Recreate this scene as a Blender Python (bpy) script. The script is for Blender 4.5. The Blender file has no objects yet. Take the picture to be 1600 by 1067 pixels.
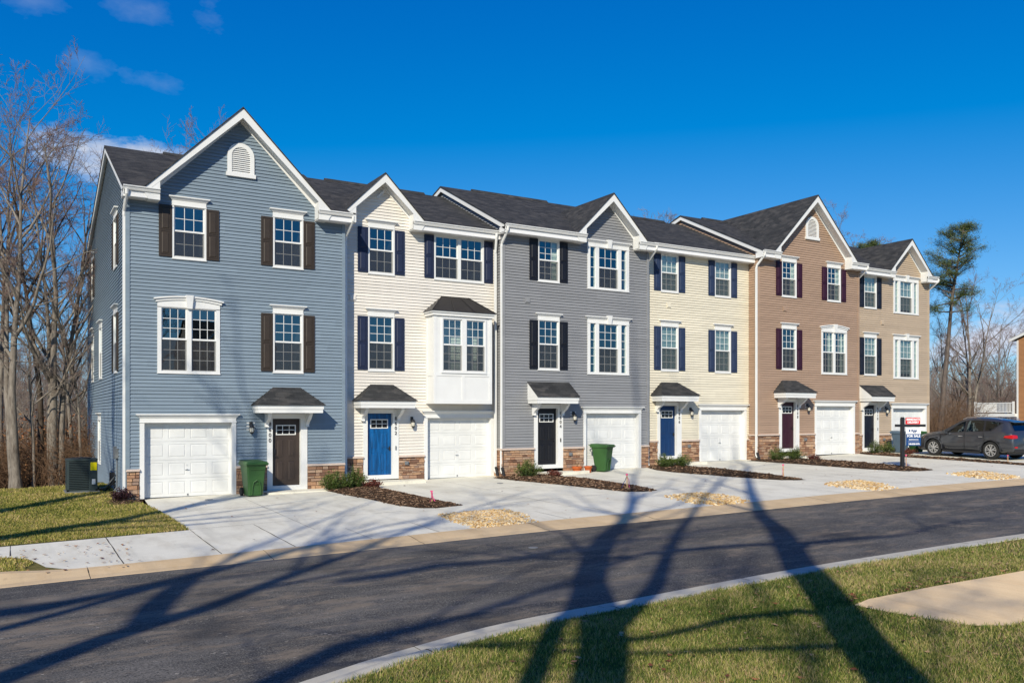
import bpy, bmesh, math, random
import numpy as np
from mathutils import Vector, Matrix, noise
R = random.Random(7)
C = bpy.context.scene.collection
sc = bpy.context.scene
PI = math.pi
# ------------------------------------------------------------------ camera model / ground
FPX, YH, TH, CZ = 1322.0, 647.5, 0.53536, 2.6
SN, CS = math.sin(TH), math.cos(TH)
SUN_H = Vector((0.673, 0.740, 0)).normalized()
SUN_EL = math.radians(31.4)
def H(x, y):
    """the lie of the land: one gentle tilt, levelling off and falling away into the woods"""
    xx = min(max(x, -30), 50); yy = min(max(y, -20), 32)
    z = .04 + .0185*xx - .02*(26.8-yy)
    if y > 32:
        t = min((y-32)/24, 1); z -= 2.6*t*t*(3-2*t)
    return z
def ray(px, py):
    u = (px-800)/FPX
    return SN+u*CS, CS-u*SN, (YH-py)/FPX
def G(px, py):
    dx, dy, dz = ray(px, py)
    t = (.04-.02*26.8-CZ)/(dz-.0185*dx-.02*dy)
    return Vector((t*dx, t*dy, CZ+t*dz))
# ------------------------------------------------------------------ tagging
ORG = {}
def tag(o, label=None, cat=None, group=None, kind=None):
    if label: o['label'] = label
    if cat: o['category'] = cat
    if group: o['group'] = group
    if kind: o['kind'] = kind
    return o
def thing(name, label, cat, loc=(0, 0, 0), group=None, kind=None):
    o = bpy.data.objects.new(name, None); C.objects.link(o)
    o.location = loc; o.empty_display_size = .2
    ORG[o.name] = Vector(loc)
    return tag(o, label, cat, group, kind)
def copy_tree(o, parent=None):
    c = o.copy(); C.objects.link(c)
    if parent: c.parent = parent
    for ch in list(o.children): copy_tree(ch, c)
    return c
class MB:
    def __init__(s, fr=None):
        s.v = []; s.f = []; s.m = []; s.r = []; s.fr = fr
    def P(s, p):
        s.v.append(s.fr(*p) if s.fr else (p[0], p[1], p[2])); return len(s.v)-1
    def face(s, pts, m=0, r=0.):
        s.f.append([s.P(p) for p in pts]); s.m.append(m); s.r.append(r)
    def box(s, x0, x1, y0, y1, z0, z1, m=0, r=0.):
        if x0 > x1: x0, x1 = x1, x0
        if y0 > y1: y0, y1 = y1, y0
        if z0 > z1: z0, z1 = z1, z0
        i = [s.P(p) for p in ((x0,y0,z0),(x1,y0,z0),(x1,y1,z0),(x0,y1,z0),(x0,y0,z1),(x1,y0,z1),(x1,y1,z1),(x0,y1,z1))]
        for q in ((0,3,2,1),(4,5,6,7),(0,1,5,4),(1,2,6,5),(2,3,7,6),(3,0,4,7)):
            s.f.append([i[k] for k in q]); s.m.append(m); s.r.append(r)
    def hexa(s, b, t, m=0, r=0.):
        """eight corners: four bottom (ccw), four top"""
        i = [s.P(p) for p in list(b)+list(t)]
        for q in ((0,3,2,1),(4,5,6,7),(0,1,5,4),(1,2,6,5),(2,3,7,6),(3,0,4,7)):
            s.f.append([i[k] for k in q]); s.m.append(m); s.r.append(r)
    def prism(s, poly, y0, y1, m=0, r=0., axis='y'):
        """poly of 2-D points extruded: axis y -> (x,z) points; axis x -> (y,z); axis z -> (x,y)"""
        mk = {'y': lambda p, t: (p[0], t, p[1]), 'x': lambda p, t: (t, p[0], p[1]), 'z': lambda p, t: (p[0], p[1], t)}[axis]
        a = [s.P(mk(p, y0)) for p in poly]; b = [s.P(mk(p, y1)) for p in poly]; n = len(poly)
        s.f.append(a); s.m.append(m); s.r.append(r)
        s.f.append(b[::-1]); s.m.append(m); s.r.append(r)
        for k in range(n):
            s.f.append([a[k], b[k], b[(k+1) % n], a[(k+1) % n]]); s.m.append(m); s.r.append(r)
    def tube(s, pts, rad, n=6, m=0, r=0., cap=True):
        pts = [Vector(p) for p in pts]; L = len(pts)
        if not hasattr(rad, '__len__'): rad = [rad]*L
        d0 = (pts[1]-pts[0]).normalized()
        up = Vector((0, 0, 1)) if abs(d0.z) < .9 else Vector((1, 0, 0))
        a = d0.cross(up).normalized(); prev = None
        for k in range(L):
            d = (pts[min(k+1, L-1)]-pts[max(k-1, 0)]).normalized()
            a = (a-d*a.dot(d)).normalized(); b = d.cross(a)
            ring = []
            for j in range(n):
                t = 2*PI*j/n
                ring.append(s.P(pts[k]+(a*math.cos(t)+b*math.sin(t))*rad[k]))
            if prev:
                for j in range(n):
                    s.f.append([prev[j], prev[(j+1) % n], ring[(j+1) % n], ring[j]]); s.m.append(m); s.r.append(r)
            elif cap: s.f.append(ring[::-1]); s.m.append(m); s.r.append(r)
            prev = ring
        if cap: s.f.append(prev); s.m.append(m); s.r.append(r)
    def lathe(s, prof, cx, cy, n=20, m=0, r=0.):
        prev = None
        for (rr, z) in prof:
            ring = [s.P((cx+rr*math.cos(2*PI*j/n), cy+rr*math.sin(2*PI*j/n), z)) for j in range(n)]
            if prev:
                for j in range(n):
                    s.f.append([prev[j], prev[(j+1) % n], ring[(j+1) % n], ring[j]]); s.m.append(m); s.r.append(r)
            prev = ring
        s.f.append(prev); s.m.append(m); s.r.append(r)
    def build(s, name, mats, parent=None, smooth=False, uv=True, label=None, fix=False):
        me = bpy.data.meshes.new(name)
        org = Vector((0, 0, 0))
        p = parent
        while p is not None:
            if p.name in ORG and p.parent is None: org = ORG[p.name]; break
            p = p.parent
        vs = np.array([tuple(v) for v in s.v], dtype=np.float64)-np.array(org)
        me.from_pydata(vs.tolist(), [], s.f)
        if not isinstance(mats, (list, tuple)): mats = [mats]
        for mm in mats: me.materials.append(mm)
        if len(mats) > 1: me.polygons.foreach_set('material_index', s.m)
        if any(s.r):
            at = me.attributes.new('rnd', 'FLOAT', 'FACE'); at.data.foreach_set('value', s.r)
        if fix:
            b = bmesh.new(); b.from_mesh(me); bmesh.ops.remove_doubles(b, verts=b.verts, dist=1e-5)
            bmesh.ops.recalc_face_normals(b, faces=b.faces); b.to_mesh(me); b.free()
        me.update()
        if uv: auto_uv(me, org)
        if smooth: me.polygons.foreach_set('use_smooth', [True]*len(me.polygons))
        o = bpy.data.objects.new(name, me); C.objects.link(o)
        if parent: o.parent = parent
        if label: o['label'] = label
        return o
def auto_uv(me, org):
    ul = me.uv_layers.new(name='m'); co = me.vertices
    out = np.zeros(len(me.loops)*2)
    for p in me.polygons:
        n = p.normal
        t = Vector((-n.y, n.x, 0))
        if t.length < .05: t = Vector((1, 0, 0))
        t.normalize(); b = n.cross(t)
        if b.z < 0: b = -b; 
        for li in p.loop_indices:
            q = co[me.loops[li].vertex_index].co+org
            out[2*li] = q.dot(t); out[2*li+1] = q.dot(b)
    ul.data.foreach_set('uv', out)
# ------------------------------------------------------------------ materials
def lin(r, g, b):
    f = lambda c: (c/255/12.92) if c/255 <= .04045 else ((c/255+.055)/1.055)**2.4
    return (f(r), f(g), f(b), 1)
def newmat(name, rough=.6, spec=.3, metal=0.):
    m = bpy.data.materials.new(name); m.use_nodes = True
    nt = m.node_tree; b = nt.nodes['Principled BSDF']
    b.inputs['Roughness'].default_value = rough
    b.inputs['Specular IOR Level'].default_value = spec
    b.inputs['Metallic'].default_value = metal
    return m, nt, b
def N(nt, t, **kw):
    n = nt.nodes.new(t)
    for k, v in kw.items():
        if k.startswith('i_'): n.inputs[k[2:].replace('_', ' ')].default_value = v
        else: setattr(n, k, v)
    return n
def ramp(nt, fac, stops, interp='LINEAR'):
    n = nt.nodes.new('ShaderNodeValToRGB'); n.color_ramp.interpolation = interp
    e = n.color_ramp.elements
    while len(e) < len(stops): e.new(.5)
    for k, (p, c) in enumerate(stops):
        e[k].position = p; e[k].color = c if len(c) == 4 else (*c, 1)
    nt.links.new(fac, n.inputs['Fac']); return n.outputs['Color']
def mix(nt, fac, a, b, mode='MIX'):
    n = nt.nodes.new('ShaderNodeMix'); n.data_type = 'RGBA'; n.blend_type = mode
    for sock, v in ((n.inputs['Factor'], fac), (n.inputs['A'], a), (n.inputs['B'], b)):
        if isinstance(v, bpy.types.NodeSocket): nt.links.new(v, sock)
        else: sock.default_value = v
    return n.outputs['Result']
def noise_n(nt, vec, scale, detail=4, rough=.6):
    n = nt.nodes.new('ShaderNodeTexNoise'); n.inputs['Scale'].default_value = scale
    n.inputs['Detail'].default_value = detail; n.inputs['Roughness'].default_value = rough
    if vec is not None: nt.links.new(vec, n.inputs['Vector'])
    return n.outputs['Fac']
def wpos(nt, scale=None):
    g = nt.nodes.new('ShaderNodeNewGeometry').outputs['Position']
    if scale:
        m = nt.nodes.new('ShaderNodeVectorMath'); m.operation = 'MULTIPLY'; m.inputs[1].default_value = scale
        nt.links.new(g, m.inputs[0]); return m.outputs[0]
    return g
def objc(nt, scale=None):
    g = nt.nodes.new('ShaderNodeTexCoord').outputs['Object']
    if scale:
        m = nt.nodes.new('ShaderNodeVectorMath'); m.operation = 'MULTIPLY'; m.inputs[1].default_value = scale
        nt.links.new(g, m.inputs[0]); return m.outputs[0]
    return g
def bump(nt, b, h, strength=.3, dist=.01):
    n = nt.nodes.new('ShaderNodeBump'); n.inputs['Strength'].default_value = strength; n.inputs['Distance'].default_value = dist
    nt.links.new(h, n.inputs['Height']); nt.links.new(n.outputs[0], b.inputs['Normal'])
def attr(nt, name='rnd'):
    n = nt.nodes.new('ShaderNodeAttribute'); n.attribute_name = name; return n.outputs['Fac']
def mul(c, k): return (c[0]*k, c[1]*k, c[2]*k, 1)
def paint(name, col, rough=.5, spec=.3, var=.06, scale=3., metal=0., bmp=0.):
    m, nt, b = newmat(name, rough, spec, metal)
    f = noise_n(nt, objc(nt), scale, 5)
    c = ramp(nt, f, [(.3, mul(col, 1-var)), (.7, mul(col, 1+var))])
    nt.links.new(c, b.inputs['Base Color'])
    if bmp: bump(nt, b, noise_n(nt, objc(nt), 60, 3), bmp, .004)
    return m
def siding_mat(name, col):
    m, nt, b = newmat(name, .5, .25)
    f = noise_n(nt, wpos(nt, (.5, .5, 8.)), 1.3, 3)
    g = noise_n(nt, wpos(nt, (.35, .35, .35)), 1., 4)
    g2 = noise_n(nt, wpos(nt, (1.2, 1.2, .12)), 2.2, 4)
    c = ramp(nt, f, [(.3, mul(col, .94)), (.7, mul(col, 1.05))])
    c = mix(nt, ramp(nt, g, [(.35, (0,0,0)), (.8, (.16,.16,.16))]), c, mul(col, .78))
    c = mix(nt, ramp(nt, g2, [(.52, (0,0,0)), (.8, (.16,.16,.16))]), c, mul(col, .7))
    g3 = noise_n(nt, wpos(nt, (.9, .9, 9.5)), 3.1, 2, .5)
    c = mix(nt, ramp(nt, g3, [(.40, (.22,.22,.22)), (.55, (0,0,0))]), c, mul(col, .8))
    sp = N(nt, 'ShaderNodeSeparateXYZ'); nt.links.new(wpos(nt), sp.inputs[0])
    def mth(op, a_, b_):
        q = N(nt, 'ShaderNodeMath'); q.operation = op
        for i, v_ in enumerate((a_, b_)):
            if v_ is None: continue
            if isinstance(v_, (int, float)): q.inputs[i].default_value = v_
            else: nt.links.new(v_, q.inputs[i])
        return q.outputs[0]
    zr_ = mth('FLOOR', mth('DIVIDE', sp.outputs['Z'], .21), None)
    w1 = N(nt, 'ShaderNodeTexWhiteNoise'); w1.noise_dimensions = '1D'; nt.links.new(zr_, w1.inputs['W'])
    xr_ = mth('FLOOR', mth('DIVIDE', mth('ADD', mth('ADD', sp.outputs['X'], sp.outputs['Y']), mth('MULTIPLY', w1.outputs['Value'], 3.7)), 3.7), None)
    w2 = N(nt, 'ShaderNodeTexWhiteNoise'); w2.noise_dimensions = '2D'; cv = N(nt, 'ShaderNodeCombineXYZ'); nt.links.new(zr_, cv.inputs[0]); nt.links.new(xr_, cv.inputs[1]); nt.links.new(cv.outputs[0], w2.inputs['Vector'])
    c = mix(nt, 1., c, ramp(nt, w2.outputs['Value'], [(0, (.90, .90, .90)), (1, (1., 1., 1.))]), 'MULTIPLY')
    nt.links.new(c, b.inputs['Base Color'])
    bump(nt, b, noise_n(nt, wpos(nt, (3, 3, 30)), 5, 2), .12, .003)
    return m
M = {}
M['white'] = paint('white_trim_paint', (.70, .70, .68, 1), .45, .3, .03, 2.)
M['white_door'] = paint('white_garage_paint', (.66, .665, .65, 1), .42, .3, .07, 1.7)
M['soffit'] = paint('white_vinyl_soffit', (.74, .74, .74, 1), .55, .2, .02, 2.)
SID = {1: lin(126, 141, 153), 2: lin(224, 218, 208), 3: lin(139, 140, 142), 4: lin(222, 214, 193), 5: lin(166, 140, 119), 6: lin(186, 167, 144)}
for k, c in SID.items(): M['sid%d' % k] = siding_mat('vinyl_siding_%d' % k, c)
M['sid7'] = siding_mat('vinyl_siding_far', lin(176, 128, 88))
DOOR = {1: (66, 56, 50), 2: (8, 74, 126), 3: (26, 26, 30), 4: (20, 54, 98), 5: (56, 24, 38), 6: (22, 26, 38)}
for k, c in DOOR.items():
    m, nt, b = newmat('door_paint_%d' % k, .42, .35)
    col = lin(*c)
    f = noise_n(nt, objc(nt, (14, 14, 1.4)), 1., 6, .7)
    cc = ramp(nt, f, [(.42, mul(col, .82)), (.66, mul(col, 1.0 if k != 2 else 1.7))])
    nt.links.new(cc, b.inputs['Base Color']); M['door%d' % k] = m
SHC = {1: (58, 50, 43), 2: (36, 44, 68), 3: (24, 26, 34), 4: (44, 56, 82), 5: (52, 22, 40), 6: (26, 30, 42)}
for k, c in SHC.items(): M['sh%d' % k] = paint('shutter_vinyl_%d' % k, lin(*c), .5, .3, .08, 6)
# shingles
def shingle(name):
    m, nt, b = newmat(name, .9, .15)
    uv = nt.nodes.new('ShaderNodeUVMap').outputs[0]
    br = N(nt, 'ShaderNodeTexBrick'); br.offset = .37; br.offset_frequency = 2
    br.inputs['Scale'].default_value = 1; br.inputs['Brick Width'].default_value = .30; br.inputs['Row Height'].default_value = .145
    br.inputs['Mortar Size'].default_value = .007; br.inputs['Mortar Smooth'].default_value = .3; br.inputs['Bias'].default_value = 0
    br.inputs['Color1'].default_value = (.020, .021, .022, 1); br.inputs['Color2'].default_value = (.055, .055, .055, 1)
    br.inputs['Mortar'].default_value = (.010, .010, .010, 1)
    nt.links.new(uv, br.inputs['Vector'])
    v = nt.nodes.new('ShaderNodeVectorMath'); v.operation = 'MULTIPLY'; v.inputs[1].default_value = (3.2, 6.9, 1); nt.links.new(uv, v.inputs[0])
    vo = N(nt, 'ShaderNodeTexVoronoi'); vo.inputs['Scale'].default_value = 1; nt.links.new(v.outputs[0], vo.inputs['Vector'])
    c = mix(nt, .45, br.outputs['Color'], ramp(nt, vo.outputs['Color'], [(0, (.014, .015, .016)), (.5, (.034, .035, .035)), (1, (.11, .10, .09))]))
    g = noise_n(nt, uv, 130, 2)
    c = mix(nt, ramp(nt, g, [(.45, (0,0,0)), (.8, (.55,.55,.55))]), c, (.085, .085, .085, 1))
    nt.links.new(c, b.inputs['Base Color'])
    bump(nt, b, br.outputs['Fac'], -.5, .008)
    return m
M['shingle'] = shingle('asphalt_shingle')
M['metalroof'] = paint('dark_metal_roof', (.035, .032, .032, 1), .38, .5, .15, 2., .4)
# stone (colour by stone)
m, nt, b = newmat('stone_veneer', .85, .2)
a = attr(nt)
c = ramp(nt, a, [(0, lin(112, 84, 70)), (.25, lin(170, 128, 100)), (.5, lin(196, 158, 124)), (.7, lin(150, 126, 112)), (.85, lin(204, 172, 142)), (1, lin(140, 98, 76))])
n1 = noise_n(nt, wpos(nt), 22, 6, .7)
c = mix(nt, ramp(nt, n1, [(.3, (.55,.55,.55)), (.6, (0,0,0))]), c, lin(104, 84, 72))
nt.links.new(c, b.inputs['Base Color']); bump(nt, b, n1, .7, .02); M['stone'] = m
M['mortar'] = paint('stone_mortar', lin(84, 70, 60), .95, .1, .1, 20)
M['ledge'] = paint('cast_stone_ledge', lin(196, 178, 164), .8, .2, .08, 14, 0, .3)
# glass
def glassmat(name, tint, refl):
    m = bpy.data.materials.new(name); m.use_nodes = True; nt = m.node_tree; nt.nodes.clear()
    o = N(nt, 'ShaderNodeOutputMaterial'); tr = N(nt, 'ShaderNodeBsdfTransparent'); tr.inputs[0].default_value = tint
    gl = N(nt, 'ShaderNodeBsdfGlossy'); gl.inputs['Roughness'].default_value = .01; gl.inputs['Color'].default_value = (.75, .95, 1, 1)
    lw = N(nt, 'ShaderNodeLayerWeight'); lw.inputs['Blend'].default_value = .5; pw = N(nt, 'ShaderNodeMath'); pw.operation = 'POWER'; pw.inputs[1].default_value = 4.; nt.links.new(lw.outputs['Facing'], pw.inputs[0]); fr = N(nt, 'ShaderNodeMath'); fr.operation = 'MULTIPLY_ADD'; fr.inputs[1].default_value = 1-refl; fr.inputs[2].default_value = refl; nt.links.new(pw.outputs[0], fr.inputs[0])
    bmp = N(nt, 'ShaderNodeBump'); bmp.inputs['Strength'].default_value = .04; bmp.inputs['Distance'].default_value = .02
    nf = noise_n(nt, wpos(nt), 1.7, 1); nt.links.new(nf, bmp.inputs['Height']); nt.links.new(bmp.outputs[0], gl.inputs['Normal'])
    mx = N(nt, 'ShaderNodeMixShader'); nt.links.new(fr.outputs[0], mx.inputs[0]); nt.links.new(tr.outputs[0], mx.inputs[1]); nt.links.new(gl.outputs[0], mx.inputs[2])
    nt.links.new(mx.outputs[0], o.inputs['Surface']); return m
M['glass'] = glassmat('window_glass', (.80, .90, .88, 1), .18)
M['carglass'] = glassmat('tinted_car_glass', (.16, .19, .20, 1), .10)
m = bpy.data.materials.new('insect_mesh'); m.use_nodes = True; nt = m.node_tree; nt.nodes.clear()
o = N(nt, 'ShaderNodeOutputMaterial'); tr = N(nt, 'ShaderNodeBsdfTransparent'); df = N(nt, 'ShaderNodeBsdfDiffuse'); df.inputs[0].default_value = (.055, .055, .06, 1)
mx = N(nt, 'ShaderNodeMixShader'); mx.inputs[0].default_value = .5
nt.links.new(tr.outputs[0], mx.inputs[1]); nt.links.new(df.outputs[0], mx.inputs[2]); nt.links.new(mx.outputs[0], o.inputs['Surface']); M['screen'] = m
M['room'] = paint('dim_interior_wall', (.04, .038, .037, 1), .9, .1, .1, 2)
M['blind'] = paint('white_slat_blind', (.80, .84, .76, 1), .6, .2, .03, 3)
M['curtain'] = paint('pale_curtain', (.55, .56, .48, 1), .8, .1, .1, 5)
M['black'] = paint('black_metal', (.016, .016, .018, 1), .4, .5, .1, 10)
M['grey'] = paint('grey_plastic', (.16, .17, .18, 1), .5, .3, .1, 10)
M['chrome'] = paint('satin_metal', (.75, .75, .74, 1), .38, .5, .05, 10, .9)
M['bulb'] = paint('frosted_lamp_glass', (.6, .58, .5, 1), .2, .5, .05, 10)
M['pipe'] = paint('black_corrugated_pipe', (.02, .02, .022, 1), .5, .4, .2, 30)
# concrete
def concrete(name, base, stain, amt, tan=0.):
    m, nt, b = newmat(name, .85, .2)
    p = wpos(nt)
    a1 = noise_n(nt, p, .7, 6, .65); a2 = noise_n(nt, wpos(nt, (1, .35, 1)), 2.1, 6, .7); a3 = noise_n(nt, p, 55, 4)
    c = ramp(nt, a1, [(.32, mul(base, .84)), (.5, mul(base, .97)), (.68, mul(base, 1.06))])
    c = mix(nt, ramp(nt, a2, [(.48, (0,0,0)), (.8, (amt, amt, amt))]), c, stain)
    c = mix(nt, ramp(nt, a3, [(.35, (.22,.22,.22)), (.55, (0,0,0))]), c, mul(base, .6))
    n4 = noise_n(nt, p, 17, 2)
    c = mix(nt, ramp(nt, n4, [(.72, (0,0,0)), (.78, (.5,.5,.5))]), c, mul(base, .45))
    n5 = noise_n(nt, wpos(nt, (2.2, .16, 1)), 1.0, 5, .6)
    c = mix(nt, ramp(nt, n5, [(.56, (0,0,0)), (.70, (.30,.30,.30))]), c, mul(base, .55))
    n6 = noise_n(nt, p, 3.3, 3, .5); c = mix(nt, ramp(nt, n6, [(.70, (0,0,0)), (.76, (.45,.45,.45))]), c, mul(base, .5))
    nt.links.new(c, b.inputs['Base Color']); bump(nt, b, a3, .25, .004); return m
M['concrete'] = concrete('driveway_concrete', (.71, .68, .57, 1), (.47, .42, .32, 1), .7)
M['kerb'] = concrete('clay_stained_concrete', (.60, .45, .27, 1), (.50, .34, .17, 1), .85)
M['kerb2'] = concrete('grey_kerb_concrete', (.50, .47, .39, 1), (.38, .32, .22, 1), .6)
M['slab'] = concrete('clay_dusted_slab', (.84, .62, .35, 1), (.70, .46, .22, 1), .6)
M['joint'] = paint('dark_joint', (.05, .045, .04, 1), .9, .1, .3, 8)
# asphalt
m, nt, b = newmat('asphalt', .8, .3)
p = wpos(nt)
a1 = noise_n(nt, wpos(nt, (.25, .8, 1)), .9, 8, .75); a3 = noise_n(nt, p, 42, 2, .5); a3b = noise_n(nt, p, 110, 2, .5); a4 = noise_n(nt, wpos(nt, (.4, 1.1, 1)), 1.5, 9, .8); a5 = noise_n(nt, wpos(nt, (.7, 1.5, 1)), 5.5, 9, .85); a6 = noise_n(nt, wpos(nt, (5, 12, 1)), 1.7, 3, .6)
c = ramp(nt, a1, [(.36, (.022, .021, .020, 1)), (.5, (.052, .049, .044, 1)), (.62, (.118, .108, .094, 1))])
c = mix(nt, ramp(nt, a3b, [(.50, (0,0,0)), (.64, (.8,.8,.8))]), c, (.17, .16, .14, 1))
c = mix(nt, ramp(nt, a3, [(.56, (0,0,0)), (.68, (.8,.8,.8))]), c, (.20, .185, .16, 1))
c = mix(nt, ramp(nt, a3, [(.34, (.8,.8,.8)), (.44, (0,0,0))]), c, (.012, .012, .011, 1))
c = mix(nt, ramp(nt, a4, [(.50, (0,0,0)), (.60, (.75,.75,.75))]), c, (.20, .16, .115, 1))
c = mix(nt, ramp(nt, a5, [(.57, (0,0,0)), (.66, (.65,.65,.65))]), c, (.25, .205, .15, 1))
c = mix(nt, ramp(nt, a5, [(.33, (.6,.6,.6)), (.42, (0,0,0))]), c, (.018, .018, .018, 1))
c = mix(nt, ramp(nt, a6, [(.68, (0,0,0)), (.72, (.9,.9,.9))]), c, (.42, .38, .31, 1))
n7 = noise_n(nt, wpos(nt, (.06, .9, 1)), 1.4, 4, .5)
c = mix(nt, ramp(nt, n7, [(.54, (0,0,0)), (.66, (.45,.45,.45))]), c, (.15, .135, .115, 1))
n8 = noise_n(nt, p, .55, 3, .5); c = mix(nt, ramp(nt, n8, [(.30, (.55,.55,.55)), (.46, (0,0,0))]), c, (.026, .025, .024, 1))
nt.links.new(c, b.inputs['Base Color']); bump(nt, b, a3, .6, .006); M['asphalt'] = m
# soil / grass ground
def ground_mat(name, stops, sc1, bm=.6):
    m, nt, b = newmat(name, .95, .05)
    p = wpos(nt)
    a1 = noise_n(nt, p, sc1, 8, .75); a2 = noise_n(nt, p, sc1*14, 5, .8)
    x = N(nt, 'ShaderNodeMath'); x.operation = 'MULTIPLY_ADD'; x.inputs[1].default_value = .55
    nt.links.new(a1, x.inputs[0]); y = N(nt, 'ShaderNodeMath'); y.operation = 'MULTIPLY'; y.inputs[1].default_value = .45; nt.links.new(a2, y.inputs[0]); nt.links.new(y.outputs[0], x.inputs[2])
    c = ramp(nt, x.outputs[0], stops); nt.links.new(c, b.inputs['Base Color']); bump(nt, b, a2, bm, .03); return m
M['litter'] = ground_mat('leaf_litter', [(.35, (.035, .022, .014)), (.5, (.10, .060, .034)), (.6, (.19, .125, .07)), (.7, (.07, .05, .03))], 1.2)
M['turf'] = ground_mat('turf_soil', [(.36, (.05, .055, .016)), (.5, (.12, .11, .035)), (.64, (.21, .17, .065))], .8)
M['mulchbase'] = ground_mat('mulch_soil', [(.36, (.014, .010, .008)), (.5, (.045, .03, .02)), (.64, (.10, .065, .04))], 6)
M['gravelbase'] = ground_mat('gravel_soil', [(.36, (.12, .08, .04)), (.6, (.3, .21, .11))], 8)
def rmat(name, stops, rough=.8, spec=.2, trans=0.):
    m, nt, b = newmat(name, rough, spec)
    c = ramp(nt, attr(nt), stops); nt.links.new(c, b.inputs['Base Color'])
    if trans:
        o = nt.nodes['Material Output']; t = N(nt, 'ShaderNodeBsdfTranslucent'); nt.links.new(c, t.inputs[0])
        mx = N(nt, 'ShaderNodeMixShader'); mx.inputs[0].default_value = trans
        nt.links.new(b.outputs[0], mx.inputs[1]); nt.links.new(t.outputs[0], mx.inputs[2]); nt.links.new(mx.outputs[0], o.inputs['Surface'])
    return m
M['blade'] = rmat('grass_blade', [(0, (.05, .095, .015)), (.28, (.13, .19, .03)), (.5, (.27, .29, .06)), (.7, (.46, .40, .13)), (.85, (.56, .45, .21)), (1, (.50, .34, .20))], .6, .25, .3)
M['blade_dry'] = rmat('dry_grass_blade', [(0, (.11, .14, .022)), (.3, (.24, .25, .05)), (.6, (.42, .36, .09)), (.85, (.56, .44, .17)), (1, (.58, .42, .22))], .7, .2, .3)
M['chip'] = rmat('bark_chip', [(0, (.018, .011, .007)), (.4, (.07, .04, .024)), (.75, (.17, .10, .06)), (1, (.34, .23, .15))], .9, .1)
M['pebble'] = rmat('river_pebble', [(0, (.30, .17, .07)), (.3, (.52, .34, .14)), (.6, (.66, .48, .24)), (.8, (.62, .55, .42)), (1, (.34, .28, .22))], .7, .3)
M['leaf'] = rmat('fallen_leaf', [(0, (.05, .02, .01)), (.4, (.20, .07, .03)), (.7, (.36, .18, .08)), (1, (.50, .34, .18))], .8, .2)
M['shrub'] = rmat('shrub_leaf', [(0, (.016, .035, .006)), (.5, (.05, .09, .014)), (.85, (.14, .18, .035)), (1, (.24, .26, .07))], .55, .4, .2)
M['redshrub'] = rmat('red_shrub_leaf', [(0, (.05, .012, .012)), (.6, (.13, .035, .025)), (1, (.25, .10, .06))], .6, .3, .2)
M['purple'] = rmat('purple_shrub_leaf', [(0, (.012, .006, .010)), (.6, (.04, .014, .02)), (1, (.10, .04, .05))], .6, .3, .1)
M['needle'] = rmat('pine_needle', [(0, (.03, .055, .018)), (.5, (.075, .11, .03)), (1, (.22, .22, .06))], .6, .3, .2)
M['stem'] = paint('shrub_stem', (.08, .05, .03, 1), .9, .1, .2, 20)
def bark(name, a, b_, sc_=9):
    m, nt, b = newmat(name, .95, .1)
    n1 = noise_n(nt, objc(nt, (1, 1, .25)), sc_, 6, .7)
    n2 = noise_n(nt, objc(nt), .8, 3)
    c = ramp(nt, n1, [(.32, a), (.68, b_)])
    c = mix(nt, ramp(nt, n2, [(.4, (0,0,0)), (.75, (.5,.5,.5))]), c, mul(b_, 1.3))
    nt.links.new(c, b.inputs['Base Color']); bump(nt, b, n1, .8, .03); return m
M['bark'] = bark('grey_brown_bark', (.075, .06, .048, 1), (.26, .23, .195, 1))
M['barkdark'] = bark('dark_bark', (.03, .024, .02, 1), (.11, .085, .065, 1))
M['barkpine'] = bark('pine_bark', (.055, .044, .038, 1), (.16, .13, .11, 1))
M['twig'] = paint('reddish_twig', (.23, .155, .13, 1), .9, .1, .2, 1.5)
M['twiggrey'] = paint('grey_twig', (.26, .21, .175, 1), .9, .1, .25, .5)
M['brush'] = paint('brown_brush', (.17, .105, .065, 1), .95, .05, .35, .6)
M['farwood'] = paint('far_wood_twigs', (.22, .18, .15, 1), .95, .05, .3, .15)
M['fargreen'] = paint('far_evergreen', (.035, .05, .028, 1), .95, .05, .3, .5)
M['green'] = paint('green_bin_plastic', lin(50, 86, 44), .5, .35, .10, 4)
M['bluegrey'] = paint('blue_grey_bin_plastic', lin(78, 94, 108), .45, .35, .08, 4)
M['terracotta'] = paint('terracotta', lin(176, 92, 50), .85, .15, .15, 12)
M['soil'] = paint('potting_soil', (.03, .02, .015, 1), .95, .1, .3, 40)
M['acgreen'] = paint('dark_green_enamel', (.035, .05, .05, 1), .45, .4, .08, 4)
M['yellow'] = paint('yellow_sticker', lin(240, 220, 20), .6, .2, .02, 3)
M['paper'] = paint('white_sticker', (.75, .75, .75, 1), .6, .2, .02, 3)
M['red'] = paint('red_sign_paint', lin(214, 40, 44), .5, .3, .04, 3)
M['navy'] = paint('navy_sign_paint', lin(22, 66, 120), .5, .3, .04, 3)
M['pink'] = paint('pink_ribbon', lin(235, 96, 140), .6, .2, .1, 10)
M['blueribbon'] = paint('blue_ribbon', lin(60, 80, 160), .6, .2, .1, 10)
M['wood'] = paint('raw_wood', lin(196, 160, 116), .85, .1, .15, 20)
M['ink'] = paint('dark_lettering', (.02, .02, .03, 1), .6, .2, .05, 5)
M['inkwhite'] = paint('white_lettering', (.8, .8, .8, 1), .6, .2, .02, 5)
m, nt, b = newmat('car_paint', .28, .5, .55)
b.inputs['Base Color'].default_value = (.058, .062, .072, 1); b.inputs['Coat Weight'].default_value = .8; b.inputs['Coat Roughness'].default_value = .04
nf = noise_n(nt, objc(nt), 2.2, 4); nt.links.new(ramp(nt, nf, [(.3, (.30,.30,.30)), (.7, (.40,.40,.40))]), b.inputs['Roughness']); M['car'] = m
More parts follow.
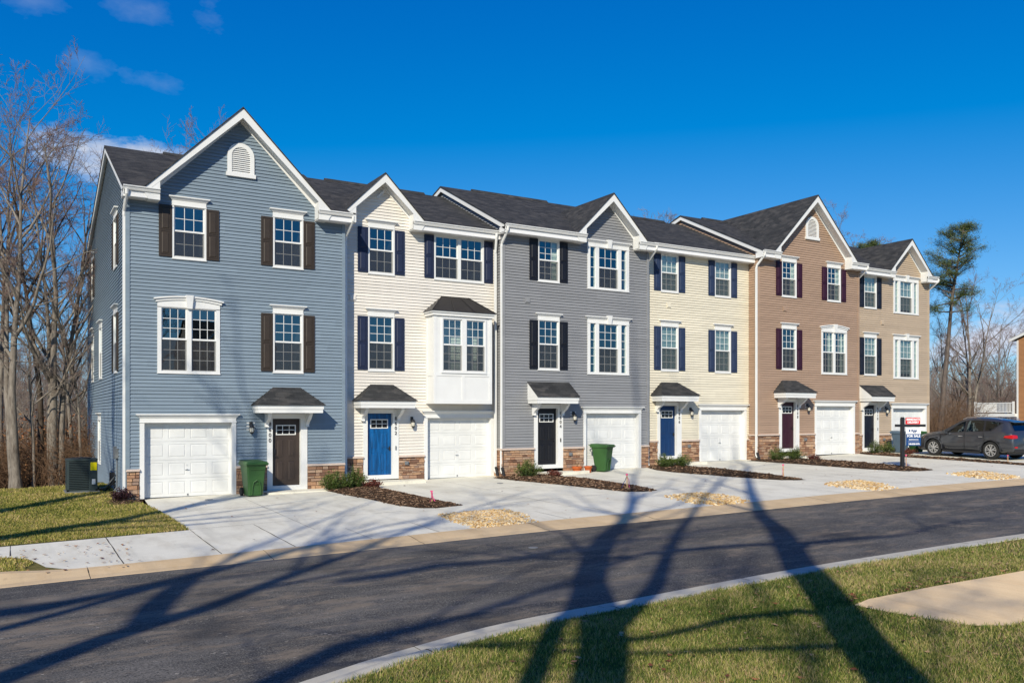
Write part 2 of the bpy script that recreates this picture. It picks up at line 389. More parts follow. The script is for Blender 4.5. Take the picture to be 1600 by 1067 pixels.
M['tyre'] = paint('tyre_rubber', (.022, .022, .022, 1), .8, .2, .2, 20)
M['tail'] = paint('red_tail_lens', (.45, .01, .01, 1), .15, .6, .1, 5)
M['amber'] = paint('clear_lens', (.7, .45, .25, 1), .15, .6, .1, 5)
M['cladding'] = paint('black_cladding', (.02, .02, .022, 1), .6, .3, .1, 8)
# ------------------------------------------------------------------ the ground, road, kerbs, paving
def interp(pts, x):
    if x <= pts[0][0]: a, b = pts[0], pts[1]
    elif x >= pts[-1][0]: a, b = pts[-2], pts[-1]
    else:
        for k in range(len(pts)-1):
            if pts[k][0] <= x <= pts[k+1][0]: a, b = pts[k], pts[k+1]; break
    # catmull style tangents
    i = pts.index(a); j = i+1
    def tan(k):
        k0, k1 = max(k-1, 0), min(k+1, len(pts)-1)
        return (pts[k1][1]-pts[k0][1])/(pts[k1][0]-pts[k0][0])
    h = b[0]-a[0]; t = (x-a[0])/h
    return (2*t**3-3*t*t+1)*a[1]+(t**3-2*t*t+t)*h*tan(i)+(-2*t**3+3*t*t)*b[1]+(t**3-t*t)*h*tan(j)
FE = [(-70, 6), (-40, 11.5), (-20, 14.6), (-8, 15.8), (-.1, 16.18), (6, 16.12), (10, 16.15), (15, 15.95), (21, 15.8), (28.7, 15.4), (45, 13.8), (90, 7)]
FT = [(-70, 6.8), (-40, 12.3), (-20, 15.3), (-8, 16.5), (-.1, 16.88), (6.8, 16.93), (10.7, 17.08), (16, 16.9), (22.2, 16.75), (30.5, 16.2), (45, 14.6), (90, 7.8)]
NE = [(-70, -9), (-40, -2), (-15, 4.6), (-3, 7.5), (1, 8.55), (2.49, 9.03), (3.87, 9.52), (5.76, 9.98), (8.2, 10.12), (11.7, 10.3), (15.3, 10.28), (18.6, 10.2), (28, 9.6), (45, 8.0), (90, 1.2)]
fe = lambda x: interp(FE, x)
ft = lambda x: interp(FT, x)
ne = lambda x: interp(NE, x)
nk = lambda x: ne(x)-.58
def frange(a, b, s):
    n = max(1, int(round(abs(b-a)/s))); return [a+(b-a)*k/n for k in range(n+1)]
def sheet(name, poly, off, mat, kind='structure', label=None, cat=None, group=None, offs=None):
    bm = bmesh.new(); vs = [bm.verts.new((p[0], p[1], 0)) for p in poly]; f = bm.faces.new(vs)
    ys = [-20, 32]+[34+2*k for k in range(14)]; xs = [-30, 50]
    for y in ys:
        bmesh.ops.bisect_plane(bm, geom=bm.verts[:]+bm.edges[:]+bm.faces[:], plane_co=(0, y, 0), plane_no=(0, 1, 0))
    for x in xs:
        bmesh.ops.bisect_plane(bm, geom=bm.verts[:]+bm.edges[:]+bm.faces[:], plane_co=(x, 0, 0), plane_no=(1, 0, 0))
    bmesh.ops.triangulate(bm, faces=bm.faces[:])
    for v in bm.verts: v.co.z = H(v.co.x, v.co.y)+(off(v.co.x, v.co.y) if callable(off) else off)
    bmesh.ops.recalc_face_normals(bm, faces=bm.faces[:])
    if sum(f.normal.z for f in bm.faces) < 0: bmesh.ops.reverse_faces(bm, faces=bm.faces[:])
    me = bpy.data.meshes.new(name); bm.to_mesh(me); bm.free(); me.materials.append(mat)
    o = bpy.data.objects.new(name, me); C.objects.link(o)
    return tag(o, label, cat, group, kind)
gx = sorted(set([-400, -250, -150, -90]+list(range(-60, 121, 5))+[-30, 50, 160, 240, 400])); gy = sorted(set([-300, -150, -80, -40, -20]+list(range(-15, 33, 4))+[32]+list(range(34, 60, 2))+[75, 100, 150, 250, 450]))
b = MB()
for i in range(len(gx)-1):
    for j in range(len(gy)-1):
        q = [(gx[i], gy[j]), (gx[i+1], gy[j]), (gx[i+1], gy[j+1]), (gx[i], gy[j+1])]
        b.face([(x, y, H(x, y)-.13) for x, y in q])
g = b.build('ground', M['litter'], uv=False, fix=True); g['kind'] = 'structure'
X1 = frange(-70, 90, .8)
sheet('road', [(x, fe(x)) for x in X1]+[(x, ne(x)) for x in X1[::-1]], -.06, M['asphalt'])
def strip(name, x0, x1, prof, mat, step=.5, kind='structure', label=None, cat=None):
    """prof: list of (curve, height)"""
    b = MB(); xs = frange(x0, x1, step)
    for k in range(len(xs)-1):
        for j in range(len(prof)-1):
            (c0, z0), (c1, z1) = prof[j], prof[j+1]; xa, xb = xs[k], xs[k+1]
            za = z0(xa) if callable(z0) else z0; zb = z0(xb) if callable(z0) else z0
            zc = z1(xa) if callable(z1) else z1; zd = z1(xb) if callable(z1) else z1
            b.face([(xa, c0(xa), H(xa, c0(xa))+za), (xb, c0(xb), H(xb, c0(xb))+zb), (xb, c1(xb), H(xb, c1(xb))+zd), (xa, c1(xa), H(xa, c1(xa))+zc)])
    jm = len(xs)
    for x0_ in [q for q in frange(max(x0, -12)+.7, min(x1, 48), 3.05)]:
        for j in range(len(prof)-1):
            (c0, z0), (c1, z1) = prof[j], prof[j+1]; w_ = R.uniform(.004, .010)
            e0 = z0(x0_) if callable(z0) else z0; e1 = z1(x0_) if callable(z1) else z1
            b.face([(x0_-w_, c0(x0_), H(x0_, c0(x0_))+e0+.004), (x0_+w_, c0(x0_), H(x0_, c0(x0_))+e0+.004), (x0_+w_, c1(x0_), H(x0_, c1(x0_))+e1+.004), (x0_-w_, c1(x0_), H(x0_, c1(x0_))+e1+.004)], 1)
    o = b.build(name, [mat, M['joint']], smooth=False, fix=True); return tag(o, label, cat, None, kind)
rise = lambda x: .095 if x < -.2 else (.095*(1-min((x+.2)/1.6, 1))**2 if x < 1.4 else 0.)
strip('kerb', -70, 90, [(lambda x: fe(x)-.06, -.075), (fe, -.052), (lambda x: fe(x)+.22, lambda x: -.048), (lambda x: fe(x)+.36, lambda x: -.03+rise(x)*.4), (lambda x: ft(x)-.16, lambda x: -.005+rise(x)), (ft, lambda x: .0+rise(x)), (lambda x: ft(x)+.03, -.06)], M['kerb'])
strip('kerb', -70, 90, [(lambda x: ne(x)+.04, -.075), (ne, -.052), (lambda x: ne(x)-.20, -.045), (lambda x: ne(x)-.34, .005), (lambda x: ne(x)-.42, .02), (nk, .022), (lambda x: nk(x)-.03, -.06)], M['kerb2'])
# paving
left_edge = [(3.40, 27.0), (3.30, 25.2), (3.46, 22.4), (3.50, 20.30)]
walk_top = lambda x: 20.3+(x-3.5)*.04 if x > -3 else 20.04+(ft(x)-ft(-3))*.9
xs = frange(-60, 3.4, 1.2)
poly = [(x, walk_top(x)) for x in xs]+left_edge[::-1]+[(3.4, 27.6), (44.5, 27.8), (44.6, ft(44.6))]
poly += [(x, ft(x)) for x in frange(44, .9, .8)]
poly += [(.55, 17.35), (.42, 17.9), (.30, 18.35), (.05, 18.7), (-.4, 18.95)]+[(x, walk_top(x)-1.25) for x in frange(-1.5, -60, 1.5)]
sheet('driveway', poly, 0, M['concrete'])
# joints
b = MB()
def joint(p, q, w=.011):
    p = Vector((p[0], p[1])); q = Vector((q[0], q[1])); d = (q-p); L = d.length; d /= L; n = Vector((-d.y, d.x)); k = max(2, int(L/.35)); pts = []
    for i in range(k+1):
        c = p+d*L*i/k+n*R.uniform(-.006, .006); ww = w*R.uniform(.4, 1.2)/2; pts.append((c+n*ww, c-n*ww))
    for i in range(k):
        a, c = pts[i]; e, f = pts[i+1]
        b.face([(v.x, v.y, H(v.x, v.y)+.005) for v in (a, c, f, e)])
for x in (-1.5, .0, 1.78): joint((x, max(ft(x)+.02, (walk_top(x)-1.25 if x < .1 else 0))), (x, walk_top(x)-.02), .022)
for x in (3.52, 4.95): joint((x, ft(x)+.02), (x, 20.3), .02)
for x in (6.6, 8.2, 11.7, 13.3, 14.9, 18.3, 20., 21.6, 25.2, 26.8, 28.4, 31.8, 33.4, 35.): joint((x, ft(x)+.02), (x, 18.6), .012)
for x0, x1 in ((3.5, 8.8), (10.8, 15.6), (17.7, 22.3), (24.2, 28.6), (31.3, 35.3), (36.6, 44)):
    joint((x0, 20.35), (x1, 20.5), .014); joint((x0+.2, 23.6), (x1-.3, 23.6), .012); xm_ = (x0+x1)/2-.2; joint((xm_, 18.8), (xm_, 26.6), .010)
b.build('joint_lines', M['joint'], uv=False)['kind'] = 'structure'
# lawns
lx = frange(-60, 3.45, 1.2)
sheet('lawn', [(x, walk_top(x)+.01) for x in lx]+[(3.46, 22.4), (3.28, 25.2), (3.0, 26.7), (2.92, 27.), (2.92, 42), (2.4, 42), (2.5, 33.5), (1.6, 32.3), (.0, 32.1), (-3, 32.6), (-8, 32), (-20, 33), (-60, 31)], .006, M['turf'])
sheet('lawn', [(x, ft(x)+.01) for x in frange(-60, .95, 1.1)]+[(.75, 17.6), (.6, 18.1), (.45, 18.5), (.1, 18.85), (-.4, 19.05)]+[(x, walk_top(x)-1.15) for x in frange(-1.5, -60, 1.5)], -.006, M['turf'])
slab = [(10.40, 7.93), (10.9, 8.05), (12.43, 8.03), (14.8, 7.92), (20, 7.6), (30, 6.9), (30, 4.2), (14.6, 5.2), (12.2, 5.9), (11.58, 6.17), (11.22, 6.18), (10.8, 6.43), (10.57, 7.07), (10.44, 7.6)]
sheet('lawn', [(x, nk(x)+.01) for x in frange(-70, 90, .8)]+[(90, -12), (-70, -22)], .008, M['turf'])
sheet('path', slab, .018, M['slab'])
sheet('lawn', [(44.62, 12), (90, 6), (90, 60), (41.9, 60), (41.9, 27.9), (44.52, 27.9)], .004, M['turf'])
# scatter helper for small ground stuff
def inpoly(x, y, P):
    c = False; j = len(P)-1
    for i in range(len(P)):
        if ((P[i][1] > y) != (P[j][1] > y)) and x < (P[j][0]-P[i][0])*(y-P[i][1])/(P[j][1]-P[i][1])+P[i][0]: c = not c
        j = i
    return c
def edge_dist(x, y, P):
    best = 9
    for i in range(len(P)):
        ax, ay = P[i-1][:2]; bx, by = P[i][:2]; dx, dy = bx-ax, by-ay
        t = max(0, min(1, ((x-ax)*dx+(y-ay)*dy)/(dx*dx+dy*dy+1e-9))); best = min(best, math.hypot(x-ax-t*dx, y-ay-t*dy))
    return best
def rough_poly(P, s=.25, amp=.05):
    out = []
    for i in range(len(P)):
        a = Vector(P[i-1][:2]); c = Vector(P[i][:2]); n = max(1, int((c-a).length/s)); d = (c-a); nn = Vector((-d.y, d.x)).normalized()
        for k in range(n):
            q = a+d*k/n; w = noise.noise(Vector((q.x*2.1, q.y*2.1, 3)))*amp; out.append((q.x+nn.x*w, q.y+nn.y*w))
    return out
def mound(name, P, hgt, mat, parent):
    """a low heaped bed: rings shrinking inward"""
    P = rough_poly(P); cx = sum(p[0] for p in P)/len(P); cy = sum(p[1] for p in P)/len(P)
    bm = bmesh.new(); vs = [bm.verts.new((p[0], p[1], 0)) for p in P]; bm.faces.new(vs)
    x0 = min(p[0] for p in P); x1 = max(p[0] for p in P); y0 = min(p[1] for p in P); y1 = max(p[1] for p in P)
    for k in range(1, int((x1-x0)/.16)+1): bmesh.ops.bisect_plane(bm, geom=bm.verts[:]+bm.edges[:]+bm.faces[:], plane_co=(x0+k*.16, 0, 0), plane_no=(1, 0, 0))
    for k in range(1, int((y1-y0)/.16)+1): bmesh.ops.bisect_plane(bm, geom=bm.verts[:]+bm.edges[:]+bm.faces[:], plane_co=(0, y0+k*.16, 0), plane_no=(0, 1, 0))
    bmesh.ops.triangulate(bm, faces=bm.faces[:])
    def hz(x, y):
        e = edge_dist(x, y, P); return .004+hgt*min(e/.22, 1)**.7*(.75+.5*noise.noise(Vector((x*3, y*3, 0))))
    o = Vector(ORG[parent.name])
    for v in bm.verts: v.co.z = H(v.co.x, v.co.y)+hz(v.co.x, v.co.y)
    for v in bm.verts: v.co -= o
    me = bpy.data.meshes.new(name); bm.to_mesh(me); bm.free(); me.materials.append(mat)
    ob = bpy.data.objects.new(name, me); C.objects.link(ob); ob.parent = parent
    return P, hz
def chips(name, P, hz, n, mat, parent, smin, smax, flat=.3, spill=.04):
    b = MB(); x0 = min(p[0] for p in P)-spill; x1 = max(p[0] for p in P)+spill; y0 = min(p[1] for p in P)-spill; y1 = max(p[1] for p in P)+spill; c = 0
    while c < n:
        x = R.uniform(x0, x1); y = R.uniform(y0, y1)
        ins = inpoly(x, y, P)
        if not ins and (edge_dist(x, y, P) > spill*R.random()*2 or R.random() < .6): continue
        c += 1; z = H(x, y)+(hz(x, y) if ins else .006)
        a = R.uniform(0, PI); L = R.uniform(smin, smax); w = L*R.uniform(.25, .5) if flat < .5 else L*R.uniform(.6, .95); t = L*flat*R.uniform(.6, 1.1)
        ca, sa = math.cos(a), math.sin(a); tl = R.uniform(-.35, .35); rn = R.random()
        def pt(u, v, k): return (x+ca*u*L-sa*v*w, y+sa*u*L+ca*v*w, z+k*t+tl*u*L)
        bt = [pt(-.5, -.35, -.3), pt(.45, -.5, -.3), pt(.5, .4, -.3), pt(-.4, .5, -.3)]
        tp = [pt(-.4, -.25, .6), pt(.35, -.35, .7), pt(.4, .3, .6), pt(-.3, .35, .7)]
        b.hexa(bt, tp, 0, max(.001, rn))
    o = b.build(name, mat, parent, uv=False); o['kind'] = 'stuff'; return o
def shift(P): return P
BEDS = [
 ([(9.50, 27.3), (8.90, 26.72), (8.62, 25.9), (8.95, 23.46), (9.15, 21.6), (9.42, 20.74), (9.83, 20.5), (10.65, 20.63), (10.57, 21.74), (10.42, 24.58), (10.30, 26.5), (10.32, 27.3)], 'long mulch bed between the blue house driveway and the cream house with the bay'),
 ([(15.05, 26.75), (15.0, 26.2), (15.3, 25.), (15.73, 23.34), (16.33, 20.7), (16.8, 20.35), (17.4, 20.4), (17.58, 21.76), (17.58, 24.25), (17.2, 26.2), (16.85, 26.75)], 'mulch bed in front of the black front door of the grey house'),
 ([(22.3, 26.83), (21.75, 25.6), (21.75, 24.55), (22.38, 21.78), (22.9, 20.35), (23.3, 20.05), (23.72, 20.0), (24.0, 21.67), (24.2, 24.49), (23.9, 26.3), (23.3, 27.3), (22.4, 27.3)], 'mulch bed in front of the navy front door of the cream house without a bay'),
 ([(28.0, 26.84), (28.2, 25.6), (28.41, 24.66), (28.75, 21.53), (29.2, 20.04), (29.9, 19.7), (30.6, 19.75), (31.0, 21.28), (31.2, 23.52), (30.95, 25.6), (30.2, 26.7), (28.7, 26.78)], 'mulch bed with the black sign post in it, beside the brown house driveway'),
 ([(35.6, 27.0), (35.3, 26.2), (35.3, 24.77), (35.5, 22.), (35.35, 18.97), (35.7, 18.6), (36.05, 19.2), (36.3, 21.5), (36.5, 24.85), (36.9, 26.3), (37.4, 27.0)], 'narrow mulch bed along the driveway where the dark car is parked'),
 ([(3.36, 26.72), (3.1, 25.9), (2.75, 25.7), (2.3, 26.0), (2.25, 26.8), (2.6, 27.4), (2.86, 27.2), (2.86, 26.72)], 'small mulch patch round the purple shrub at the corner of the blue house')]
for P, lab in BEDS:
    o0 = (sum(p[0] for p in P)/len(P), sum(p[1] for p in P)/len(P)); t = thing('mulch_bed', lab, 'mulch bed', (o0[0], o0[1], H(*o0)), 'mulch beds between the driveways', 'stuff')
    PP, hz = mound('mulch', P, .07, M['mulchbase'], t)
    dn = 3200 if o0[0] < 12 else (2200 if o0[0] < 20 else 1100)
    if o0[0] < 4: dn = 260
    chips('bark_chips', PP, hz, dn, M['chip'], t, .03 if o0[0] < 12 else .05, .085 if o0[0] < 12 else .12, .22)
GRAV = [([(9.45, 19.25), (10.1, 19.35), (11.05, 19.15), (11.1, 18.6), (10.6, 17.2), (10.0, 17.12), (9.3, 17.12), (9.2, 18.)], 'tan gravel patch by the kerb nearest the blue house', 3200, .03, .07),
 ([(16.7, 18.95), (17.3, 19.15), (17.9, 19.0), (18.1, 18.2), (17.7, 17.1), (17.1, 16.95), (16.5, 16.98), (16.3, 17.6)], 'brownish gravel patch by the kerb in front of the grey house', 1600, .04, .09),
 ([(23.2, 18.7), (24.0, 18.85), (24.8, 18.7), (24.6, 17.8), (23.9, 16.9), (23.3, 16.75), (22.8, 16.8), (22.8, 17.8)], 'tan gravel patch by the kerb in front of the second cream house', 1300, .05, .10),
 ([(29.6, 18.35), (30.6, 18.5), (31.2, 18.3), (31.0, 17.6), (30.4, 16.6), (29.6, 16.4), (29.1, 16.45), (29.2, 17.4)], 'tan gravel patch by the kerb past the sign post, farthest right', 1000, .06, .11)]
for P, lab, n, a, c in GRAV:
    o0 = (sum(p[0] for p in P)/len(P), sum(p[1] for p in P)/len(P)); t = thing('gravel_patch', lab, 'gravel', (o0[0], o0[1], H(*o0)), 'gravel patches along the kerb', 'stuff')
    PP, hz = mound('gravel_bed', P, .05, M['gravelbase'], t); chips('pebbles', PP, hz, n, M['pebble'], t, a, c, .6, .14)
# ------------------------------------------------------------------ grass blades
def grass(name, regions, seed, hmin, hmax, wid, mat, label):
    """regions: (n, sampler) with sampler(rng, n)->x,y arrays"""
    rg = np.random.default_rng(seed); V = []; RN = []; 
    for n, smp, hs, ws in regions:
        x, y = smp(rg, n); n = len(x)
        z = .04+.0185*x-.02*(26.8-np.minimum(y, 32))+.0
        z += np.where(y > 32, -2.6*np.clip((y-32)/24, 0, 1)**2*2.0, 0)
        ang = rg.uniform(0, 2*PI, n); hh = rg.uniform(hmin, hmax, n)*hs*(.6+.8*rg.random(n)); ww = wid*ws*rg.uniform(.6, 1.3, n)
        patch = np.sin(x*1.7+np.cos(y*1.3)*2)*np.cos(y*2.3+np.sin(x*.9)*2)
        big = np.sin(x*.61+1.3*np.cos(y*.47))*np.cos(y*.83+1.1*np.sin(x*.37))
        hh = hh*(1+.25*patch)
        lean = hh*rg.uniform(.1, 1.0, n); la = rg.uniform(0, 2*PI, n)
        dx = np.cos(ang)*ww/2; dy = np.sin(ang)*ww/2; lx_ = np.cos(la)*lean; ly_ = np.sin(la)*lean
        p0 = np.stack([x-dx, y-dy, z], 1); p1 = np.stack([x+dx, y+dy, z], 1)
        p2 = np.stack([x+dx*.8+lx_*.35, y+dy*.8+ly_*.35, z+hh*.6], 1); p3 = np.stack([x-dx*.8+lx_*.35, y-dy*.8+ly_*.35, z+hh*.6], 1)
        p4 = np.stack([x+lx_, y+ly_, z+hh], 1)
        V.append(np.stack([p0, p1, p2, p3, p4], 1).reshape(-1, 3))
        fine = np.sin(x*5.3+2*np.cos(y*4.1))*np.cos(y*6.1+2*np.sin(x*3.7)); RN.append(np.repeat(np.clip(.47+.12*patch+.16*big+.14*fine+rg.normal(0, .3, n), .001, 1), 2))
    V = np.concatenate(V); rn = np.concatenate(RN); n = len(V)//5
    base = np.arange(n)[:, None]*5
    loops = np.concatenate([base+0, base+1, base+2, base+3, base+3, base+2, base+4], 1).reshape(-1)
    ls = (np.arange(n)[:, None]*7+np.array([0, 4])).reshape(-1); lt = np.tile([4, 3], n)
    me = bpy.data.meshes.new(name); me.vertices.add(n*5); me.vertices.foreach_set('co', V.reshape(-1).astype(np.float32))
    me.loops.add(n*7); me.loops.foreach_set('vertex_index', loops.astype(np.int32))
    me.polygons.add(n*2); me.polygons.foreach_set('loop_start', ls.astype(np.int32)); me.polygons.foreach_set('loop_total', lt.astype(np.int32))
    at = me.attributes.new('rnd', 'FLOAT', 'FACE'); at.data.foreach_set('value', rn.astype(np.float32))
    me.materials.append(mat); me.update(); me.validate()
    o = bpy.data.objects.new(name, me); C.objects.link(o); tag(o, label, 'grass', None, 'stuff'); return o
nk_np = lambda x: np.interp(x, np.array(frange(-20, 60, .4)), np.array([nk(q) for q in frange(-20, 60, .4)]))
SLX = np.array([p[0] for p in slab]); SLY = np.array([p[1] for p in slab])
def in_slab(x, y):
    c = np.zeros(len(x), bool); j = len(slab)-1
    for i in range(len(slab)):
        cond = ((slab[i][1] > y) != (slab[j][1] > y)) & (x < (slab[j][0]-slab[i][0])*(y-slab[i][1])/(slab[j][1]-slab[i][1]+1e-9)+slab[i][0]); c ^= cond; j = i
    return c
def near_smp(x0, x1, depth):
    def f(rg, n):
        x = rg.uniform(x0, x1, n); y = nk_np(x)-depth*rg.random(n)+.015
        keep = ~in_slab(x+rg.normal(0, .012, n), y+rg.normal(0, .012, n)); return x[keep], y[keep]
    return f
grass('grass', [(190000, near_smp(1.8, 9.5, 5.6), 1, .9), (140000, near_smp(9., 16, 6.2), 1, 1.15), (60000, near_smp(15.5, 30, 6.0), 1, 1.6)], 3, .028, .075, .0075, M['blade'], 'short green and straw mixed grass across the road, in the right foreground')
wt = lambda x: 20.3+(x-3.5)*.04
def left_smp(y0, y1):
    def f(rg, n):
        x = rg.uniform(-6, 3.5, n); y = rg.uniform(y0, y1, n)
        e = np.interp(y, [20.3, 22.4, 25.2, 26.7, 27, 40], [3.5, 3.46, 3.28, 3.0, 2.88, 2.88])
        keep = (x < e-.0+rg.normal(0, .02, n)) & (y > wt(x)+.0); return x[keep], y[keep]
    return f
def patch_smp(rg, n):
    x = rg.uniform(-8, .5, n); y = rg.uniform(16.9, 19, n); keep = (y > 17.0) & (y < np.where(x > -.4, 18.93-(x+.4)*.9, 18.93)) & (x < .28+.25*np.sin(y*5)*.3)
    return x[keep], y[keep]
grass('grass', [(90000, left_smp(20.25, 24), 1, 1.3), (90000, left_smp(23.5, 32.3), 1, 1.8), (20000, patch_smp, 1.1, 1.4)], 5, .03, .06, .012, M['blade_dry'], 'yellowing lawn to the left of the blue house')
# fallen leaves
b = MB()
for k in range(900):
    q = R.random()
    if q < .42: x = R.uniform(3, 16); y = nk(x)-R.uniform(.05, 5)
    elif q < .62: x = R.uniform(-3, 3.3); y = R.uniform(20.3, 20.8) if R.random() < .6 else R.uniform(20.5, 27)
    elif q < .74: x = R.uniform(10.3, 15); y = 8.1+R.gauss(0, .12)
    elif q < .88: x = R.uniform(-1.5, 2.2); y = R.uniform(16.6, 19.5)
    else: x = R.uniform(3, 40); y = R.uniform(17, 26)
    if in_slab(np.array([x]), np.array([y]))[0]: continue
    s = R.uniform(.02, .055); a = R.uniform(0, 2*PI); z = H(x, y)+(.045 if y < 10 else .02)+R.random()*.015; lft = [R.uniform(-.5, .5)*s for _ in range(4)]
    pts = [(x+math.cos(a+i*PI/2)*s*(1 if i % 2 == 0 else .6), y+math.sin(a+i*PI/2)*s*(1 if i % 2 == 0 else .6), z+lft[i]*.5) for i in range(4)]
    b.face(pts, 0, max(.001, R.random()))
o = b.build('fallen_leaves', M['leaf'], uv=False); tag(o, 'brown fallen leaves scattered over the grass and paving edges', 'leaves', None, 'stuff')
# ------------------------------------------------------------------ houses
EXPO = .105
def clap(b, u0, u1, z0, z1, holes=(), ulo=None, uhi=None, cuts=(), depth=.028, m=0):
    ulo = ulo or (lambda z: u0); uhi = uhi or (lambda z: u1)
    nz = int((z1-z0)/EXPO)+1
    for k in range(nz):
        za = z0+k*EXPO; zb = min(za+EXPO, z1)
        if zb-za < .004: continue
        cs = {za, zb}
        for h in holes:
            for q in (h[2], h[3]):
                if za+.002 < q < zb-.002: cs.add(q)
        for q in cuts:
            if za+.002 < q < zb-.002: cs.add(q)
        cs = sorted(cs)
        for i in range(len(cs)-1):
            a, c = cs[i], cs[i+1]; mid = (a+c)/2
            da = -depth*(1-(a-za)/EXPO); dc = -depth*(1-(c-za)/EXPO)
            la, lc = ulo(a+.0005), ulo(c-.0005); ra, rc = uhi(a+.0005), uhi(c-.0005)
            if ra-la < .01: continue
            if rc < lc: lc = rc = (lc+rc)/2
            bl = sorted([(h[0], h[1]) for h in holes if h[2] <= mid <= h[3]])
            segs = []; cu = (la, lc)
            for h0, h1 in bl:
                if h0 > cu[0]: segs.append((cu, (min(h0, ra), min(h0, rc) if h0 < rc else rc)))
                cu = (max(h1, la), max(h1, lc))
            if cu[0] < ra: segs.append((cu, (ra, rc)))
            for (p, q) in segs:
                if q[0]-p[0] < .003: continue
                b.face([(p[0], da, a), (q[0], da, a), (q[1], dc, c), (p[1], dc, c)], m)
                if i == 0: b.face([(p[0], 0, a), (q[0], 0, a), (q[0], da, a), (p[0], da, a)], m)
def crown_flat(b, u0, u1, z, fh=.15, ch=.11, proud=.038, fl=.085):
    b.box(u0, u1, -proud, -.002, z, z+fh)
    d = proud
    b.hexa([(u0-.01, -d-.01, z+fh), (u1+.01, -d-.01, z+fh), (u1+.01, -.002, z+fh), (u0-.01, -.002, z+fh)],
           [(u0-fl, -d-fl*.8, z+fh+ch*.7), (u1+fl, -d-fl*.8, z+fh+ch*.7), (u1+fl, -.002, z+fh+ch*.7), (u0-fl, -.002, z+fh+ch*.7)])
    b.box(u0-fl-.015, u1+fl+.015, -d-fl*.8-.02, -.002, z+fh+ch*.7, z+fh+ch)
    b.box(u0-.012, u1+.012, -d-.014, -.002, z-.012, z+.018)
def crown_arch(b, u0, u1, z, rise_=.10):
    n = 12; w = u1-u0
    def arc(t): return rise_*(1-(2*t-1)**2)
    for k in range(n):
        t0, t1 = k/n, (k+1)/n
        for (du, d, za, zb) in ((0, .040, 0, .13), (.05, .07, .13, .20), (.10, .11, .20, .245)):
            a = u0-du+(w+2*du)*t0; c = u0-du+(w+2*du)*t1
            lo0 = z+(arc(t0)+za if za else -.02); lo1 = z+(arc(t1)+za if za else -.02)
            b.hexa([(a, -d, lo0), (c, -d, lo1), (c, -.002, lo1), (a, -.002, lo0)], [(a, -d, z+zb+arc(t0)), (c, -d, z+zb+arc(t1)), (c, -.002, z+zb+arc(t1)), (a, -.002, z+zb+arc(t0))])
def keystone(b, uc, z, h=.38, w0=.15, w1=.22):
    b.hexa([(uc-w0/2, -.13, z), (uc+w0/2, -.13, z), (uc+w0/2, -.01, z), (uc-w0/2, -.01, z)], [(uc-w1/2, -.15, z+h), (uc+w1/2, -.15, z+h), (uc+w1/2, -.01, z+h), (uc-w1/2, -.01, z+h)])
